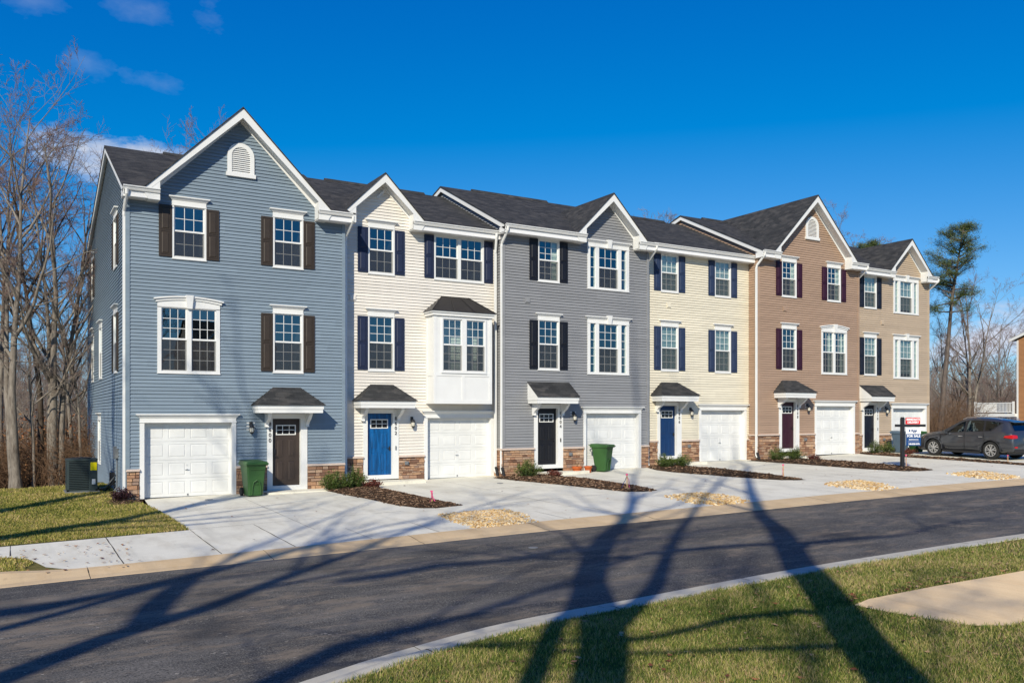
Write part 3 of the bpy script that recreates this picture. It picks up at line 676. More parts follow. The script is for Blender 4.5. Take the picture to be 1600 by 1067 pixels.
def window(root, fr, u0, u1, z0, z1, lights=None, rows=(2, 2), crown='flat', blind=None, wide=False, screen=True, base=-.03, curtain=None, dmat=None, room=True):
    """one window: casing board with everything that fills it as sub-parts; returns wall hole"""
    cw = .052
    if lights is None: lights = [(u0+cw, u1-cw, 3, True)]
    b = MB(fr); zt = z1-(.01 if crown else cw)
    zb = z0+cw
    # casing around lights
    ed = [u0]+[q for l in lights for q in (l[0], l[1])]+[u1]
    for k in range(0, len(ed), 2): b.box(ed[k], ed[k+1], -.040, .03, z0, z1)
    for l in lights: b.box(l[0], l[1], -.040, .03, z0, zb); b.box(l[0], l[1], -.040, .03, zt, z1)
    b.box(u0-.012, u1+.012, -.052, -.002, z0-.028, z0)
    # jambs behind
    for l in lights:
        b.box(l[0]-.02, l[0], .03, .12, zb, zt); b.box(l[1], l[1]+.02, .03, .12, zb, zt)
        b.box(l[0], l[1], .09, .12, zb-.02, zb); b.box(l[0], l[1], .09, .12, zt, zt+.02)
    w = b.build('window', M['white'], root)
    if crown:
        c = MB(fr)
        if crown == 'flat': crown_flat(c, u0, u1, z1)
        elif crown == 'arch': crown_arch(c, u0, u1, z1)
        c.build('crown', M['white'], w)
        if crown == 'arch' or wide:
            k = MB(fr); keystone(k, (u0+u1)/2, z1-.03, .40 if crown == 'arch' else .34); k.build('keystone', M['white'], w)
    s = MB(fr); g = MB(fr); sc_ = MB(fr); rm = MB(fr)
    for (a, c, cols, scr) in lights:
        zm = (zb+zt)/2+.0; f = .036 if c-a > .4 else .014; split = c-a > .4
        parts = [(zm, zt, .0, rows[0]), (zb, zm+.02, .026, rows[1])] if split else [(zb, zt, .0, rows[0]+rows[1])]
        for (p, q, d, nr) in parts:
            s.box(a, a+f, d, d+.025, p, q); s.box(c-f, c, d, d+.025, p, q); s.box(a+f, c-f, d, d+.025, q-f, q); s.box(a+f, c-f, d, d+.025, p, p+f*(1.1))
            ga, gc, gp, gq = a+f, c-f, p+f*1.1, q-f
            g.face([(ga, d+.018, gp), (gc, d+.018, gp), (gc, d+.018, gq), (ga, d+.018, gq)])
            mw = .0085
            for i in range(1, cols): x = ga+(gc-ga)*i/cols; s.box(x-mw, x+mw, d+.008, d+.016, gp, gq)
            for i in range(1, nr): z = gp+(gq-gp)*i/nr; s.box(ga, gc, d+.007, d+.0155, z-mw, z+mw)
        if split and scr and screen:
            sc_.face([(a+.012, -.006, zb+.01), (c-.012, -.006, zb+.01), (c-.012, -.006, zm-.008), (a+.012, -.006, zm-.008)])
            for q in (zb+.004, zm-.012): s.box(a+.004, c-.004, -.012, -.004, q, q+.012)
        if blind:
            bl = MB(fr); bot = zb+.02+(zt-zb)*(1-blind)
            z = zt-.02
            while z > bot: bl.face([(a+.02, .085, z), (c-.02, .085, z), (c-.02, .115, z-.036), (a+.02, .115, z-.036)]); z -= .042
            bl.build('blind', M['blind'], w)
        if curtain:
            cb = MB(fr)
            for (ca, cc) in curtain:
                n = 10; xs_ = [a+(c-a)*(ca+(cc-ca)*i/n) for i in range(n+1)]
                for i in range(n): cb.face([(xs_[i], .13+.02*(i % 2), zb), (xs_[i+1], .13+.02*((i+1) % 2), zb), (xs_[i+1], .13+.02*((i+1) % 2), zt), (xs_[i], .13+.02*(i % 2), zt)])
            cb.build('curtain', M['curtain'], w)
    s.build('sash', M['white'], w); g.build('pane', M['glass'], w)
    if screen and sc_.f: sc_.build('insect_screen', M['screen'], w)
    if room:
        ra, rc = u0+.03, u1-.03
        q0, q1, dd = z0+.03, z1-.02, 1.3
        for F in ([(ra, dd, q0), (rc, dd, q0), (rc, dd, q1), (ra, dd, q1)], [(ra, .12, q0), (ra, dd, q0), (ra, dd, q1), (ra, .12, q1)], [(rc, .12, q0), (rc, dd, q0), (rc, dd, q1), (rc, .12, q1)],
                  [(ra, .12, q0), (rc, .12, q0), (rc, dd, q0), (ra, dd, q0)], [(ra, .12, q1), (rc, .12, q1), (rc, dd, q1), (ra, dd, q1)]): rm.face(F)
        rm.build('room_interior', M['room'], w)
    return (u0+.03, u1-.03, z0+.03, z1-.005)
def shutter(root, fr0, u0, u1, z0, z1, mat):
    fr = lambda u, d, z: fr0(u, d-.022, z)
    b = MB(fr); b.box(u0, u1, -.030, .020, z0, z1)
    st = .055; zm = z0+(z1-z0)*.5
    for (p, q) in ((z0+.07, zm-.03), (zm+.03, z1-.06)):
        # rim and raised field
        a, c = u0+st, u1-st
        for (w0, d0, w1, d1) in ((0, -.044, .012, -.031), (.024, -.033, .05, -.045)):
            if w0 == 0:
                b.box(a-.008, c+.008, -.040, -.030, p-.008, p); b.box(a-.008, c+.008, -.040, -.030, q, q+.008)
                b.box(a-.008, a, -.040, -.030, p, q); b.box(c, c+.008, -.040, -.030, p, q)
            else:
                b.hexa([(a+w0, -.030, p+w0), (c-w0, -.030, p+w0), (c-w1, -.046, p+w1), (a+w1, -.046, p+w1)], [(a+w0, -.030, q-w0), (c-w0, -.030, q-w0), (c-w1, -.046, q-w1), (a+w1, -.046, q-w1)])
    b.build('shutter', mat, root)
def stone_area(b, u0, u1, z0, z1):
    b.box(u0, u1, -.030, .0, z0, z1, 1)
    z = z0
    while z < z1-.02:
        h = R.choice((.055, .075, .10, .10, .13)); h = min(h, z1-z)
        if z1-(z+h) < .04: h = z1-z
        u = u0-R.uniform(0, .1)
        while u < u1:
            w = R.uniform(.10, .36); a = max(u, u0); c = min(u+w, u1)
            if c-a > .02:
                p = R.uniform(.045, .078); gap = .006; e = .008
                b.hexa([(a+gap, -.028, z+gap), (c-gap, -.028, z+gap), (c-gap-e*R.random(), -p, z+gap+e*R.random()), (a+gap+e*R.random(), -p, z+gap+e*R.random())],
                       [(a+gap, -.028, z+h-gap), (c-gap, -.028, z+h-gap), (c-gap-e*R.random(), -p+R.uniform(-.008, .008), z+h-gap-e*R.random()), (a+gap+e*R.random(), -p+R.uniform(-.008, .008), z+h-gap-e*R.random())], 0, R.uniform(.01, 1))
            u += w
        z += h
def garage(root, fr, u0, u1, z0, z1, gap=0):
    """trim outer u0..u1, z1 = header bottom"""
    t = MB(fr); jw = .125; a, c = u0+jw, u1-jw
    t.box(u0, a, -.042, .02, z0, z1); t.box(c, u1, -.042, .02, z0, z1)
    t.box(a-.02, a+.004, .02, .22, z0, z1); t.box(c-.004, c+.02, .02, .22, z0, z1); t.box(a, c, .0, .22, z1-.02, z1+.05)
    crown_flat(t, u0, u1, z1, .13, .12, .045, .09)
    t.build('garage_trim', M['white'], root)
    d = .17; b = MB(fr); zb = z0+gap; zt = z1-.02; sh = (zt-zb)/4; pw = (c-a)/4
    b.box(a, c, d+.012, d+.05, zb, zt)
    for k in range(4):
        p, q = zb+k*sh+.004, zb+(k+1)*sh-.004
        # section face with 4 panels
        cells = [a+pw*i for i in range(5)]
        m0, m1 = .075, .085
        b.box(a, c, d, d+.014, p, p+m1); b.box(a, c, d, d+.014, q-m1, q)
        for i in range(4):
            x0, x1 = cells[i], cells[i+1]
            b.box(x0, x0+m0, d, d+.014, p+m1, q-m1); b.box(x1-m0, x1, d, d+.014, p+m1, q-m1)
            e = .022; A, Cc, P_, Q_ = x0+m0+.012, x1-m0-.012, p+m1+.012, q-m1-.012
            b.hexa([(A, d+.012, P_), (Cc, d+.012, P_), (Cc-e, d+.001, P_+e), (A+e, d+.001, P_+e)], [(A, d+.012, Q_), (Cc, d+.012, Q_), (Cc-e, d+.001, Q_-e), (A+e, d+.001, Q_-e)])
    g = b.build('garage_door', M['white_door'], root)
    h = MB(fr); uc = (a+c)/2
    h.box(uc-.10, uc+.03, d-.03, d-.012, zb+.80, zb+.815); h.box(uc-.045, uc-.02, d-.03, d, zb+.79, zb+.83); h.box(uc-.045, uc-.025, d-.012, d, zb+.93, zb+.96)
    h.build('handle', M['chrome'], g)
    l = MB(fr); l.box(uc-.03, uc+.01, d-.015, d, zb+.03, zb+.085); l.box(a, c, d-.01, d+.03, z0-.005, zb if gap else z0+.012)
    l.build('bottom_seal', M['grey'], g)
    if gap:
        v = MB(fr); v.box(a, c, d+.05, d+1.2, z0-.02, z0-.005); v.build('garage_floor', M['room'], g)
    return (u0+.05, u1-.05, z0-.1, z1+.05)
def entry(root, fr, t0, t1, d0, d1, z0, zt, num, side, k, b0):
    """trim outer t0..t1, door d0..d1, z0 threshold bottom, zt door top"""
    t = MB(fr); zd = z0+.14; top = zt+.17
    t.box(t0, d0-.01, -.042, .02, z0, top); t.box(d1+.01, t1, -.042, .02, z0, top); t.box(d0-.01, d1+.01, -.042, .02, zt+.01, top)
    t.box(d0-.012, d0, .02, .11, zd, zt); t.box(d1, d1+.012, .02, .11, zd, zt); t.box(d0-.01, d1+.01, -.045, .1, z0, zd-.01)
    t.box(d0-.01, d1+.01, -.02, .11, zd-.01, zd)
    t.box((t0+d0)/2-.045, (t0+d0)/2+.045, -.042, -.035, z0, top) if False else None
    t.build('door_trim', M['white'], root)
    d = .085; W = d1-d0; b = MB(fr); b.box(d0, d1, d, d+.04, zd, zt)
    for (pa, pc, p, q) in ((.17, .42, .15, .76), (.58, .83, .15, .76), (.17, .42, .92, 1.46), (.58, .83, .92, 1.46)):
        A, Cc = d0+W*pa, d0+W*pc; P_, Q_ = zd+p, zd+q; e = .03
        b.box(A-.012, Cc+.012, d-.006, d, P_-.012, P_); b.box(A-.012, Cc+.012, d-.006, d, Q_, Q_+.012); b.box(A-.012, A, d-.006, d, P_, Q_); b.box(Cc, Cc+.012, d-.006, d, P_, Q_)
        b.hexa([(A+.015, d, P_+.015), (Cc-.015, d, P_+.015), (Cc-.015-e, d-.012, P_+.015+e), (A+.015+e, d-.012, P_+.015+e)], [(A+.015, d, Q_-.015), (Cc-.015, d, Q_-.015), (Cc-.015-e, d-.012, Q_-.015-e), (A+.015+e, d-.012, Q_-.015-e)])
    dr = b.build('entry_door', M['door%d' % k], root)
    f = MB(fr); wa, wc, wp, wq = d0+W*.14, d0+W*.86, zd+1.60, zd+1.92
    f.box(wa, wc, d-.02, d, wp, wp+.03); f.box(wa, wc, d-.02, d, wq-.03, wq); f.box(wa, wa+.03, d-.02, d, wp+.03, wq-.03); f.box(wc-.03, wc, d-.02, d, wp+.03, wq-.03)
    for i in (1, 2): x = wa+(wc-wa)*i/3; f.box(x-.009, x+.009, d-.015, d, wp+.03, wq-.03)
    f.box(wa+.03, wc-.03, d-.0152, d, (wp+wq)/2-.009, (wp+wq)/2+.009)
    f = f.build('door_window', M['white'], dr)
    p = MB(fr); p.face([(wa+.03, d-.004, wp+.03), (wc-.03, d-.004, wp+.03), (wc-.03, d-.004, wq-.03), (wa+.03, d-.004, wq-.03)]); p.build('pane', M['doorpane'], f)
    h = MB(fr); hx = d0+.07 if k == 1 else d1-.07
    if k == 1: h.box(hx-.035, hx+.03, d-.05, d, zd+1.02, zd+1.18)
    h.box(hx-.02, hx+.02, d-.03, d, zd+.84, zd+.98); h.tube([(hx, d-.05, zd+.92), (hx+(.10 if k == 1 else -.10), d-.055, zd+.92)], .011, 6); h.tube([(hx, d, zd+.92), (hx, d-.055, zd+.92)], .014, 6)
    h.build('handle', M['black'], dr)
    # numbers
    ux = (t0+d0-.01)/2 if side < 0 else (d1+.01+t1)/2
    digits(root, fr, num, ux, zt-.10, -.046, .15)
    if k in (2, 3, 6):
        q = MB(fr); q.box(ux-.02, ux+.02, -.062, -.042, zd+.85, zd+.99); q.build('doorbell', M['black'] if k == 3 else M['grey'], root)
    return (t0+.03, t1-.03, z0-.1, top)
def text_mesh(s, size, ext=.003, bold=0.):
    cu = bpy.data.curves.new('t', 'FONT'); cu.body = s; cu.size = size; cu.extrude = ext; cu.offset = bold; cu.align_x = 'CENTER'; cu.align_y = 'CENTER'; cu.resolution_u = 3
    o = bpy.data.objects.new('t', cu); C.objects.link(o); bpy.context.view_layer.update()
    me = bpy.data.meshes.new_from_object(o.evaluated_get(bpy.context.evaluated_depsgraph_get())); 
    bpy.data.objects.remove(o); bpy.data.curves.remove(cu); return me
def text_into(b, s, size, uc, zc, d, bold=0., m=0):
    me = text_mesh(s, size, .003, bold)
    for p in me.polygons: b.face([(uc+me.vertices[i].co.x, d-me.vertices[i].co.z-.003, zc+me.vertices[i].co.y) for i in p.vertices], m)
    bpy.data.meshes.remove(me)
def digits(root, fr, s, uc, ztop, d, h):
    b = MB(fr)
    for i, ch in enumerate(s): text_into(b, ch, h*1.15, uc, ztop-h*.5-i*h*1.12, d, .003)
    b.build('house_number', M['ink'], root, uv=False)
def canopy(root, fr, u0, u1, t0, t1, b0, kind, d0, d1):
    """u0..u1 eave, t0..t1 top edge at wall; kind hip or shed"""
    ze, zf, zt, p = 2.91+b0, 2.65+b0, 3.47+b0, .70
    b = MB(fr)
    b.box(u0, u1, -p, -p+.03, zf+.115, ze-.01); b.box(u0+.02, u1-.02, -p+.018, -p+.04, zf, zf+.115)
    for (a, c) in ((u0, u0+.03), (u1-.03, u1)): b.box(a, c, -p+.03, -.002, zf+.115, ze-.01); 
    for (a, c) in ((u0+.02, u0+.04), (u1-.04, u1-.02)): b.box(a, c, -p+.04, -.002, zf, zf+.115)
    b.box(u0+.04, u1-.04, -p+.04, -.002, zf+.012, zf+.03)
    if kind == 'shed':
        for (a, c) in ((u0+.0, u0+.03), (u1-.03, u1)):
            b.prism([(-p+.0, ze-.012), (-.002, ze-.012), (-.002, zt-.03)], a, c, axis='x')
    o = b.build('canopy', M['white'], root, fix=False)
    r = MB(fr); e = .045
    if kind == 'hip':
        A, B_, C_, D_ = (u0-e, -p-e, ze), (u1+e, -p-e, ze), (u1+e, -.002, ze), (u0-e, -.002, ze)
        r.face([A, B_, (t1, -.003, zt), (t0, -.003, zt)]); r.face([B_, C_, (t1, -.003, zt)]); r.face([D_, A, (t0, -.003, zt)])
        r.box(u0-e, u1+e, -p-e, -.002, ze-.022, ze-.001)
    else:
        r.hexa([(u0-.02, -p-e, ze-.022), (u1+.02, -p-e, ze-.022), (u1+.02, -.002, zt-.022), (u0-.02, -.002, zt-.022)], [(u0-.02, -p-e, ze), (u1+.02, -p-e, ze), (u1+.02, -.002, zt), (u0-.02, -.002, zt)])
    r.build('canopy_roof', M['shingle'], o)
    for ux in (d0-.20, d1+.20):
        k = MB(fr)
        pts = [(-.002, zf+.01), (-.50, zf+.01), (-.50, zf-.07), (-.42, zf-.12), (-.36, zf-.20), (-.26, zf-.25), (-.17, zf-.30), (-.12, zf-.38), (-.14, zf-.44), (-.002, zf-.44)]
        k.prism(pts, ux-.055, ux+.055, axis='x'); k.build('bracket', M['white'], root)
def lamp(root, fr, u, z):
    b = MB(fr); b.box(u-.13, u+.13, -.012, -.0, z-.06, z+.2, 1)
    def f(p): return p
    b.lathe([(.0, z+.20), (.05, z+.2), (.055, z+.06), (.0, z+.06)], u, -.03, 12)
    b.tube([(u, -.03, z+.13), (u, -.12, z+.17), (u, -.14, z+.10)], .014, 6)
    b.lathe([(.0, z+.12), (.045, z+.10), (.075, z+.03), (.08, z+.01)], u, -.14, 12)
    b.lathe([(.07, z-.12), (.055, z-.16), (.02, z-.18), (.012, z-.2)], u, -.14, 12)
    for k in range(6):
        a = k*PI/3; b.tube([(u+.075*math.cos(a), -.14+.075*math.sin(a), z+.02), (u+.066*math.cos(a), -.14+.066*math.sin(a), z-.12)], .005, 4)
    l = b.build('wall_lamp', [M['black'], M['white']], root)
    g = MB(fr); g.lathe([(.066, z+.02), (.060, z-.12)], u, -.14, 12); g.build('lamp_glass', M['bulb'], l)
def gable_vent(root, fr, u0, u1, z0, z1):
    b = MB(fr); uc = (u0+u1)/2; w = (u1-u0)/2; zs = z1-w
    out = [(u0, z0+.12), (u0, zs)]+[(uc-w*math.cos(t*PI/12), zs+w*math.sin(t*PI/12)) for t in range(1, 12)]+[(u1, zs), (u1, z0+.12)]
    inn = [(u0+.13, z0+.12), (u0+.13, zs)]+[(uc-(w-.13)*math.cos(t*PI/12), zs+(w-.13)*math.sin(t*PI/12)) for t in range(1, 12)]+[(u1-.13, zs), (u1-.13, z0+.12)]
    for k in range(len(out)-1):
        (a, c), (e, g) = (out[k], out[k+1]), (inn[k], inn[k+1])
        b.hexa([(a[0], -.06, a[1]), (c[0], -.06, c[1]), (c[0], -.0, c[1]), (a[0], -.0, a[1])], [(e[0], -.06, e[1]), (g[0], -.06, g[1]), (g[0], -.0, g[1]), (e[0], -.0, e[1])])
    b.box(u0-.04, u1+.04, -.09, .0, z0, z0+.12)
    b.face([(p[0], -.004, p[1]) for p in inn])
    z = z0+.14
    while z < z1-.16:
        hw = (w-.13) if z < zs else math.sqrt(max((w-.13)**2-(z-zs)**2, 0))
        if hw > .05: b.hexa([(uc-hw, -.05, z-.012), (uc+hw, -.05, z-.012), (uc+hw, -.006, z+.035), (uc-hw, -.006, z+.035)], [(uc-hw, -.05, z), (uc+hw, -.05, z), (uc+hw, -.006, z+.047), (uc-hw, -.006, z+.047)])
        z += .062
    b.build('gable_vent', M['white'], root)
def gutter(root, x0, x1, D, ze):
    b = MB(); y = D-.40
    prof = [(y, ze+.02), (y, ze-.10), (y-.055, ze-.10), (y-.075, ze-.06), (y-.085, ze-.03), (y-.115, ze-.01), (y-.115, ze+.02), (y-.105, ze+.02), (y-.105, ze+.0), (y-.012, ze+.0), (y-.012, ze+.02)]
    b.prism(prof, x0, x1, axis='x'); b.build('gutter', M['white'], root)
def downspout(root, x, D, ze, zb, xo=None, boot=True, dy=-.045, side=-1):
    """from gutter at x down to wall corner at xo"""
    xo = x if xo is None else xo; w = .04
    b = MB()
    path = [(x, D-.46, ze-.08), (x, D-.44, ze-.20), (xo, D+dy-.03, ze-.62), (xo, D+dy, ze-.75), (xo, D+dy, zb+.28), (xo+.0, D+dy-.12, zb+.12)]
    b.tube([Vector(p) for p in path[:4]], .05, 8); b.box(xo-.042, xo+.042, D+dy-.032, D+dy+.032, zb+.2, ze-.72)
    b.tube([(xo, D+dy, zb+.24), (xo, D+dy-.06, zb+.12)], .05, 8)
    d = b.build('downspout', M['white'], root)
    if boot:
        k = MB(); n = 14; pts = [(xo, D+dy-.05-.012*i, zb+.34-.028*i) for i in range(n)]
        k.tube(pts, [.062 if i % 2 else .05 for i in range(n)], 10); k.build('drain_boot', M['pipe'], d)
M['doorpane'] = paint('dark_door_glass', (.01, .012, .015, 1), .08, .6, .1, 3)
RIDGE, REAR = 31.7, 41.0
HS = {
 1: dict(x0=2.9, x1=9.47, D=26.8, b=0., gc=6.11, gw=2.78, fz=.10, label='blue-grey sided end townhouse with tall gable, brown shutters and brown front door'),
 2: dict(x0=9.47, x1=15.5, D=27.35, b=.17, gc=10.97, gw=1.46, fz=.24, label='cream townhouse with a white boxed bay window and bright blue front door'),
 3: dict(x0=15.5, x1=22.33, D=26.8, b=.35, gc=20.26, gw=1.71, fz=.42, label='grey townhouse with black front door and black shutters, between the two cream ones'),
 4: dict(x0=22.33, x1=28.62, D=27.35, b=.51, gc=None, gw=0, fz=.55, label='cream townhouse without a gable, with navy shutters and navy front door'),
 5: dict(x0=28.62, x1=35.5, D=26.8, b=.71, gc=32.05, gw=2.83, fz=.68, label='brown townhouse with tall gable, maroon shutters and maroon front door'),
 6: dict(x0=35.5, x1=41.56, D=27.1, b=.62, gc=39.52, gw=1.74, fz=.74, label='tan end townhouse behind the parked car, small gable and black shutters'),
}
for k, h in HS.items():
    x0, x1, D, b0 = h['x0'], h['x1'], h['D'], h['b']; sid = M['sid%d' % k]
    root = thing('townhouse', h['label'], 'townhouse', ((x0+x1)/2, D, H((x0+x1)/2, D)), 'row of attached townhouses')
    fr = (lambda D: lambda u, d, z: (u, D+d, z))(D)
    ze, zs = 9.12+b0, 8.85+b0; zr = ze+.48*(RIDGE-(D-.44)); holes = []
    g = lambda x, y=None: H(x, D)
    gz = H((x0+x1)/2, D)
    # windows -----------------------------------------------------------
    w3, w2 = (7.25+b0, 8.83+b0), (3.93+b0, 5.80+b0)
    def win(u, lv, **kw): holes.append(window(root, fr, u, u+.97, lv[0], lv[1], rows=(2, 2) if lv is w3 else (3, 3), **kw))
    def sh(u, lv): shutter(root, fr, u, u+.365, lv[0]+.03, lv[1]-.02, M['sh%d' % k])
    def pair(u, lv, **kw): win(u, lv, **kw); sh(u-.37, lv); sh(u+.975, lv)
    if k == 1:
        pair(4.14, w3); pair(7.12, w3, curtain=None); pair(7.12, w2)
        holes.append(window(root, fr, 3.73, 5.51, 3.84, 5.79, [(3.84, 4.555, 3, True), (4.685, 5.40, 3, True)], (3, 3), 'arch'))
    if k == 2:
        pair(10.50, w3); pair(10.49, w2)
        holes.append(window(root, fr, 12.98, 15.0, 7.42, zs-.0, [(13.04, 13.93, 3, True), (14.05, 14.94, 3, True)], (2, 2), None)); sh(12.60, w3); sh(15.01, w3)
    if k == 3:
        win(17.01, (w3[0], 9.2), crown=None, curtain=[(.72, 1)]) ; sh(16.64, w3); sh(17.985, w3)
        holes[-1] = (17.04, 17.95, w3[0]+.03, 9.19)
        pair(17.01, w2)
        holes.append(window(root, fr, 19.29, 21.33, 7.51, 9.15, [(19.42, 19.68, 1, False), (19.84, 20.78, 3, True), (20.94, 21.20, 1, False)], (2, 2), 'flat', wide=True, curtain=[(.0, .02)]))
        holes.append(window(root, fr, 19.29, 21.33, 4.19, 6.17, [(19.42, 19.68, 1, False), (19.84, 20.78, 3, True), (20.94, 21.20, 1, False)], (3, 3), 'flat', wide=True))
    if k == 4:
        for u in (23.46, 26.52):
            win(u, (w3[0], 9.36), crown=None, blind=1.); holes[-1] = (u+.03, u+.94, w3[0]+.03, 9.35); sh(u-.37, w3); sh(u+.975, w3)
            pair(u, w2, blind=1.)
    if k == 5:
        pair(30.11, (w3[0], 9.56), curtain=[(.8, 1)]); pair(33.18, (w3[0], 9.56), curtain=[(.8, 1)]); pair(30.11, w2)
        holes.append(window(root, fr, 32.78, 34.60, 4.52, 6.50, [(32.89, 33.62, 3, True), (33.76, 34.49, 3, True)], (3, 3), 'arch', curtain=[(.7, .95)]))
    if k == 6:
        win(36.27, (w3[0], zs), crown=None, blind=1.); holes[-1] = (36.30, 37.21, w3[0]+.03, zs-.01); sh(35.90, w3); sh(37.25, w3)
        pair(36.27, w2, blind=1.)
        holes.append(window(root, fr, 38.58, 40.65, 7.77, 9.42, [(38.71, 38.97, 1, False), (39.13, 40.10, 3, True), (40.26, 40.52, 1, False)], (2, 2), 'flat', wide=True, blind=.9))
        holes.append(window(root, fr, 38.58, 40.65, 4.45, 6.42, [(38.71, 38.97, 1, False), (39.13, 40.10, 3, True), (40.26, 40.52, 1, False)], (3, 3), 'flat', wide=True, blind=.9))
    # doors ---------------------------------------------------------------
    gar = {1: (3.25, 5.99), 2: (12.60, 15.42), 3: (19.10, 21.95), 4: (25.60, 28.45), 5: (32.32, 35.18), 6: (38.42, 41.32)}[k]
    gb = {1: .135, 2: .27, 3: .43, 4: .55, 5: .70, 6: .74}[k]
    ght = gb+2.24 if k > 1 else 2.37
    ght = {1: 2.37, 2: 2.49, 3: 2.66, 4: 2.80, 5: 3.01, 6: 2.93}[k]
    holes.append(garage(root, fr, gar[0], gar[1], gb, ght, .05 if k == 2 else 0))
    en = {1: (6.94, 8.22, 7.12, 8.00), 2: (10.32, 11.62, 10.49, 11.39), 3: (16.84, 18.14, 17.01, 17.89), 4: (23.27, 24.60, 23.43, 24.32), 5: (29.93, 31.26, 30.12, 31.01), 6: (36.12, 37.42, 36.29, 37.18)}[k]
    dtop = {1: 2.46, 2: 2.63, 3: 2.82, 4: 2.96, 5: 3.16, 6: 3.06}[k]
    eh = entry(root, fr, en[0], en[1], en[2], en[3], dtop-2.25, dtop, '%d' % (8598+2*k), -1 if k == 1 else 1, k, b0)
    holes.append(eh)
    cn = {1: (6.49, 8.55, 7.14, 8.0, 'hip'), 2: (9.98, 11.98, 10.6, 11.42, 'hip'), 3: (16.56, 18.42, 0, 0, 'shed'), 4: (22.95, 24.98, 23.50, 24.38, 'hip'), 5: (29.62, 31.62, 30.15, 31.06, 'hip'), 6: (35.94, 37.75, 0, 0, 'shed')}[k]
    cb = {1: 0, 2: .17, 3: .36, 4: .50, 5: .70, 6: .60}[k]
    canopy(root, fr, cn[0], cn[1], cn[2], cn[3], cb, cn[4], en[2], en[3])
    lamp(root, fr, {1: 6.44, 2: 12.12, 3: 18.62, 4: 25.1, 5: 31.8, 6: 37.95}[k], {1: 2.18, 2: 2.32, 3: 2.52, 4: 2.7, 5: 2.9, 6: 2.8}[k])
    # wall ----------------------------------------------------------------
    led = 1.0+b0
    apex = (ze+gw if False else 0)
    gc, gw = h['gc'], h['gw']
    ga = ze+.07+gw*1.0 if gc else 0
    b = MB(fr)
    hs = [q for q in holes]
    if gc:
        hwid = lambda z: max(0, min(gw-.40, ga-.05-z))
        ulo = lambda z: x0 if z <= zs+.02 else gc-hwid(z)
        uhi = lambda z: x1 if z <= zs+.02 else gc+hwid(z)
        ztop = ga-.06
    else: ulo = lambda z: x0; uhi = lambda z: x1; ztop = zs+.02
    cuts = [zs+.02]
    if gc: cuts.append(ga-.05-(gw-.40))
    nb = math.ceil((led-(gz-.2))/EXPO)
    clap(b, x0, x1, led-.0, ztop, hs, ulo, uhi, cuts)
    # backing wall below the ledge level and side, rear walls (plain, unseen from the street)
    b.box(x0, x1, REAR-D-.1, REAR-D, gz-.6, 9.0+b0)
    for xx in ((x1-.06,) if k in (1, 3, 5) else (x1-.06,)):
        yy = RIDGE-D
        b.prism([(.02, gz-.6), (REAR-D-.1, gz-.6), (REAR-D-.1, 9.0+b0), (yy, zr-.1), (.02, ze-.1 + .2)], xx, xx+.05, axis='x')
    if k in (2, 4, 6): b.prism([(.02, gz-.6), (REAR-D-.1, gz-.6), (REAR-D-.1, 9.0+b0), (yy, zr-.1), (.02, ze+.1)], x0+.01, x0+.06, axis='x')
    wl = b.build('wall', sid, root)
    # corner posts
    cps = []
    class _CP:
        def box(self, *a): q = MB(fr); q.box(*a); cps.append(q)
    cp = _CP()
    if k in (1, 3, 5): cp.box(x0-.034, x0+.085, -.036, .085, led if k != 1 else led, zs); cp.box(x1-.085, x1+.02, -.036, .08, led, zs)
    if k == 1: cp.box(x0-.034, x0-.002, -.036, .085, gz-.4, led)
    if k == 6: cp.box(x1-.085, x1+.02, -.036, .08, led, zs)
    for q in cps: q.build('corner_post', sid, root)
    # left side walls
    if k in (1, 3, 5):
        fl = (lambda x0: lambda u, d, z: (x0+d, -u, z))(x0); s = MB(fl); sh_h = []
        slope_f = .48; rear_s = (zr-(9.0+b0))/(REAR+.3-RIDGE)
        top_l = lambda y: (ze-.09+slope_f*(y-(D-.44))) if y < RIDGE else (zr-.09-rear_s*(y-RIDGE))
        # for a height z give y range
        def uhi_(z): 
            y = D+.086 if z < ze+.1 else max(D+.086, (z-(ze-.12))/slope_f+(D-.44)); return -y
        def ulo_(z):
            zrear = top_l(REAR); y = REAR if z < zrear else REAR-(z-zrear)/rear_s; return -y
        if k == 1:
            for (yc, z0_, z1_, shs, rws, wd) in ((29.55, 7.25, 8.83, True, (2, 2), .97), (38.2, 7.25, 8.83, True, (2, 2), .97), (29.55, 3.93, 5.80, True, (3, 3), .97), (34.7, 3.93, 5.80, False, (3, 3), .97), (38.2, 3.93, 5.8, False, (3, 3), .97), (35.2, .78, 2.4, False, (2, 2), .97)):
                sh_h.append(window(root, fl, -yc-wd/2, -yc+wd/2, z0_, z1_, None, rws, 'flat'))
                if shs: shutter(root, fl, -yc-wd/2-.37, -yc-wd/2-.005, z0_+.03, z1_-.02, M['sh1']); shutter(root, fl, -yc+wd/2+.005, -yc+wd/2+.37, z0_+.03, z1_-.02, M['sh1'])
        clap(s, -REAR, -D, gz-.5 if k == 1 else gz-.3, zr-.1, sh_h, ulo_, uhi_)
        s.build('side_wall', sid, root)
    # stone base ------------------------------------------------------------
    spans = []
    edges = sorted([(en[0], en[1]), (gar[0], gar[1])]); cur = x0-.0
    for a, c in edges: spans.append((cur, a)); cur = c
    spans.append((cur, x1))
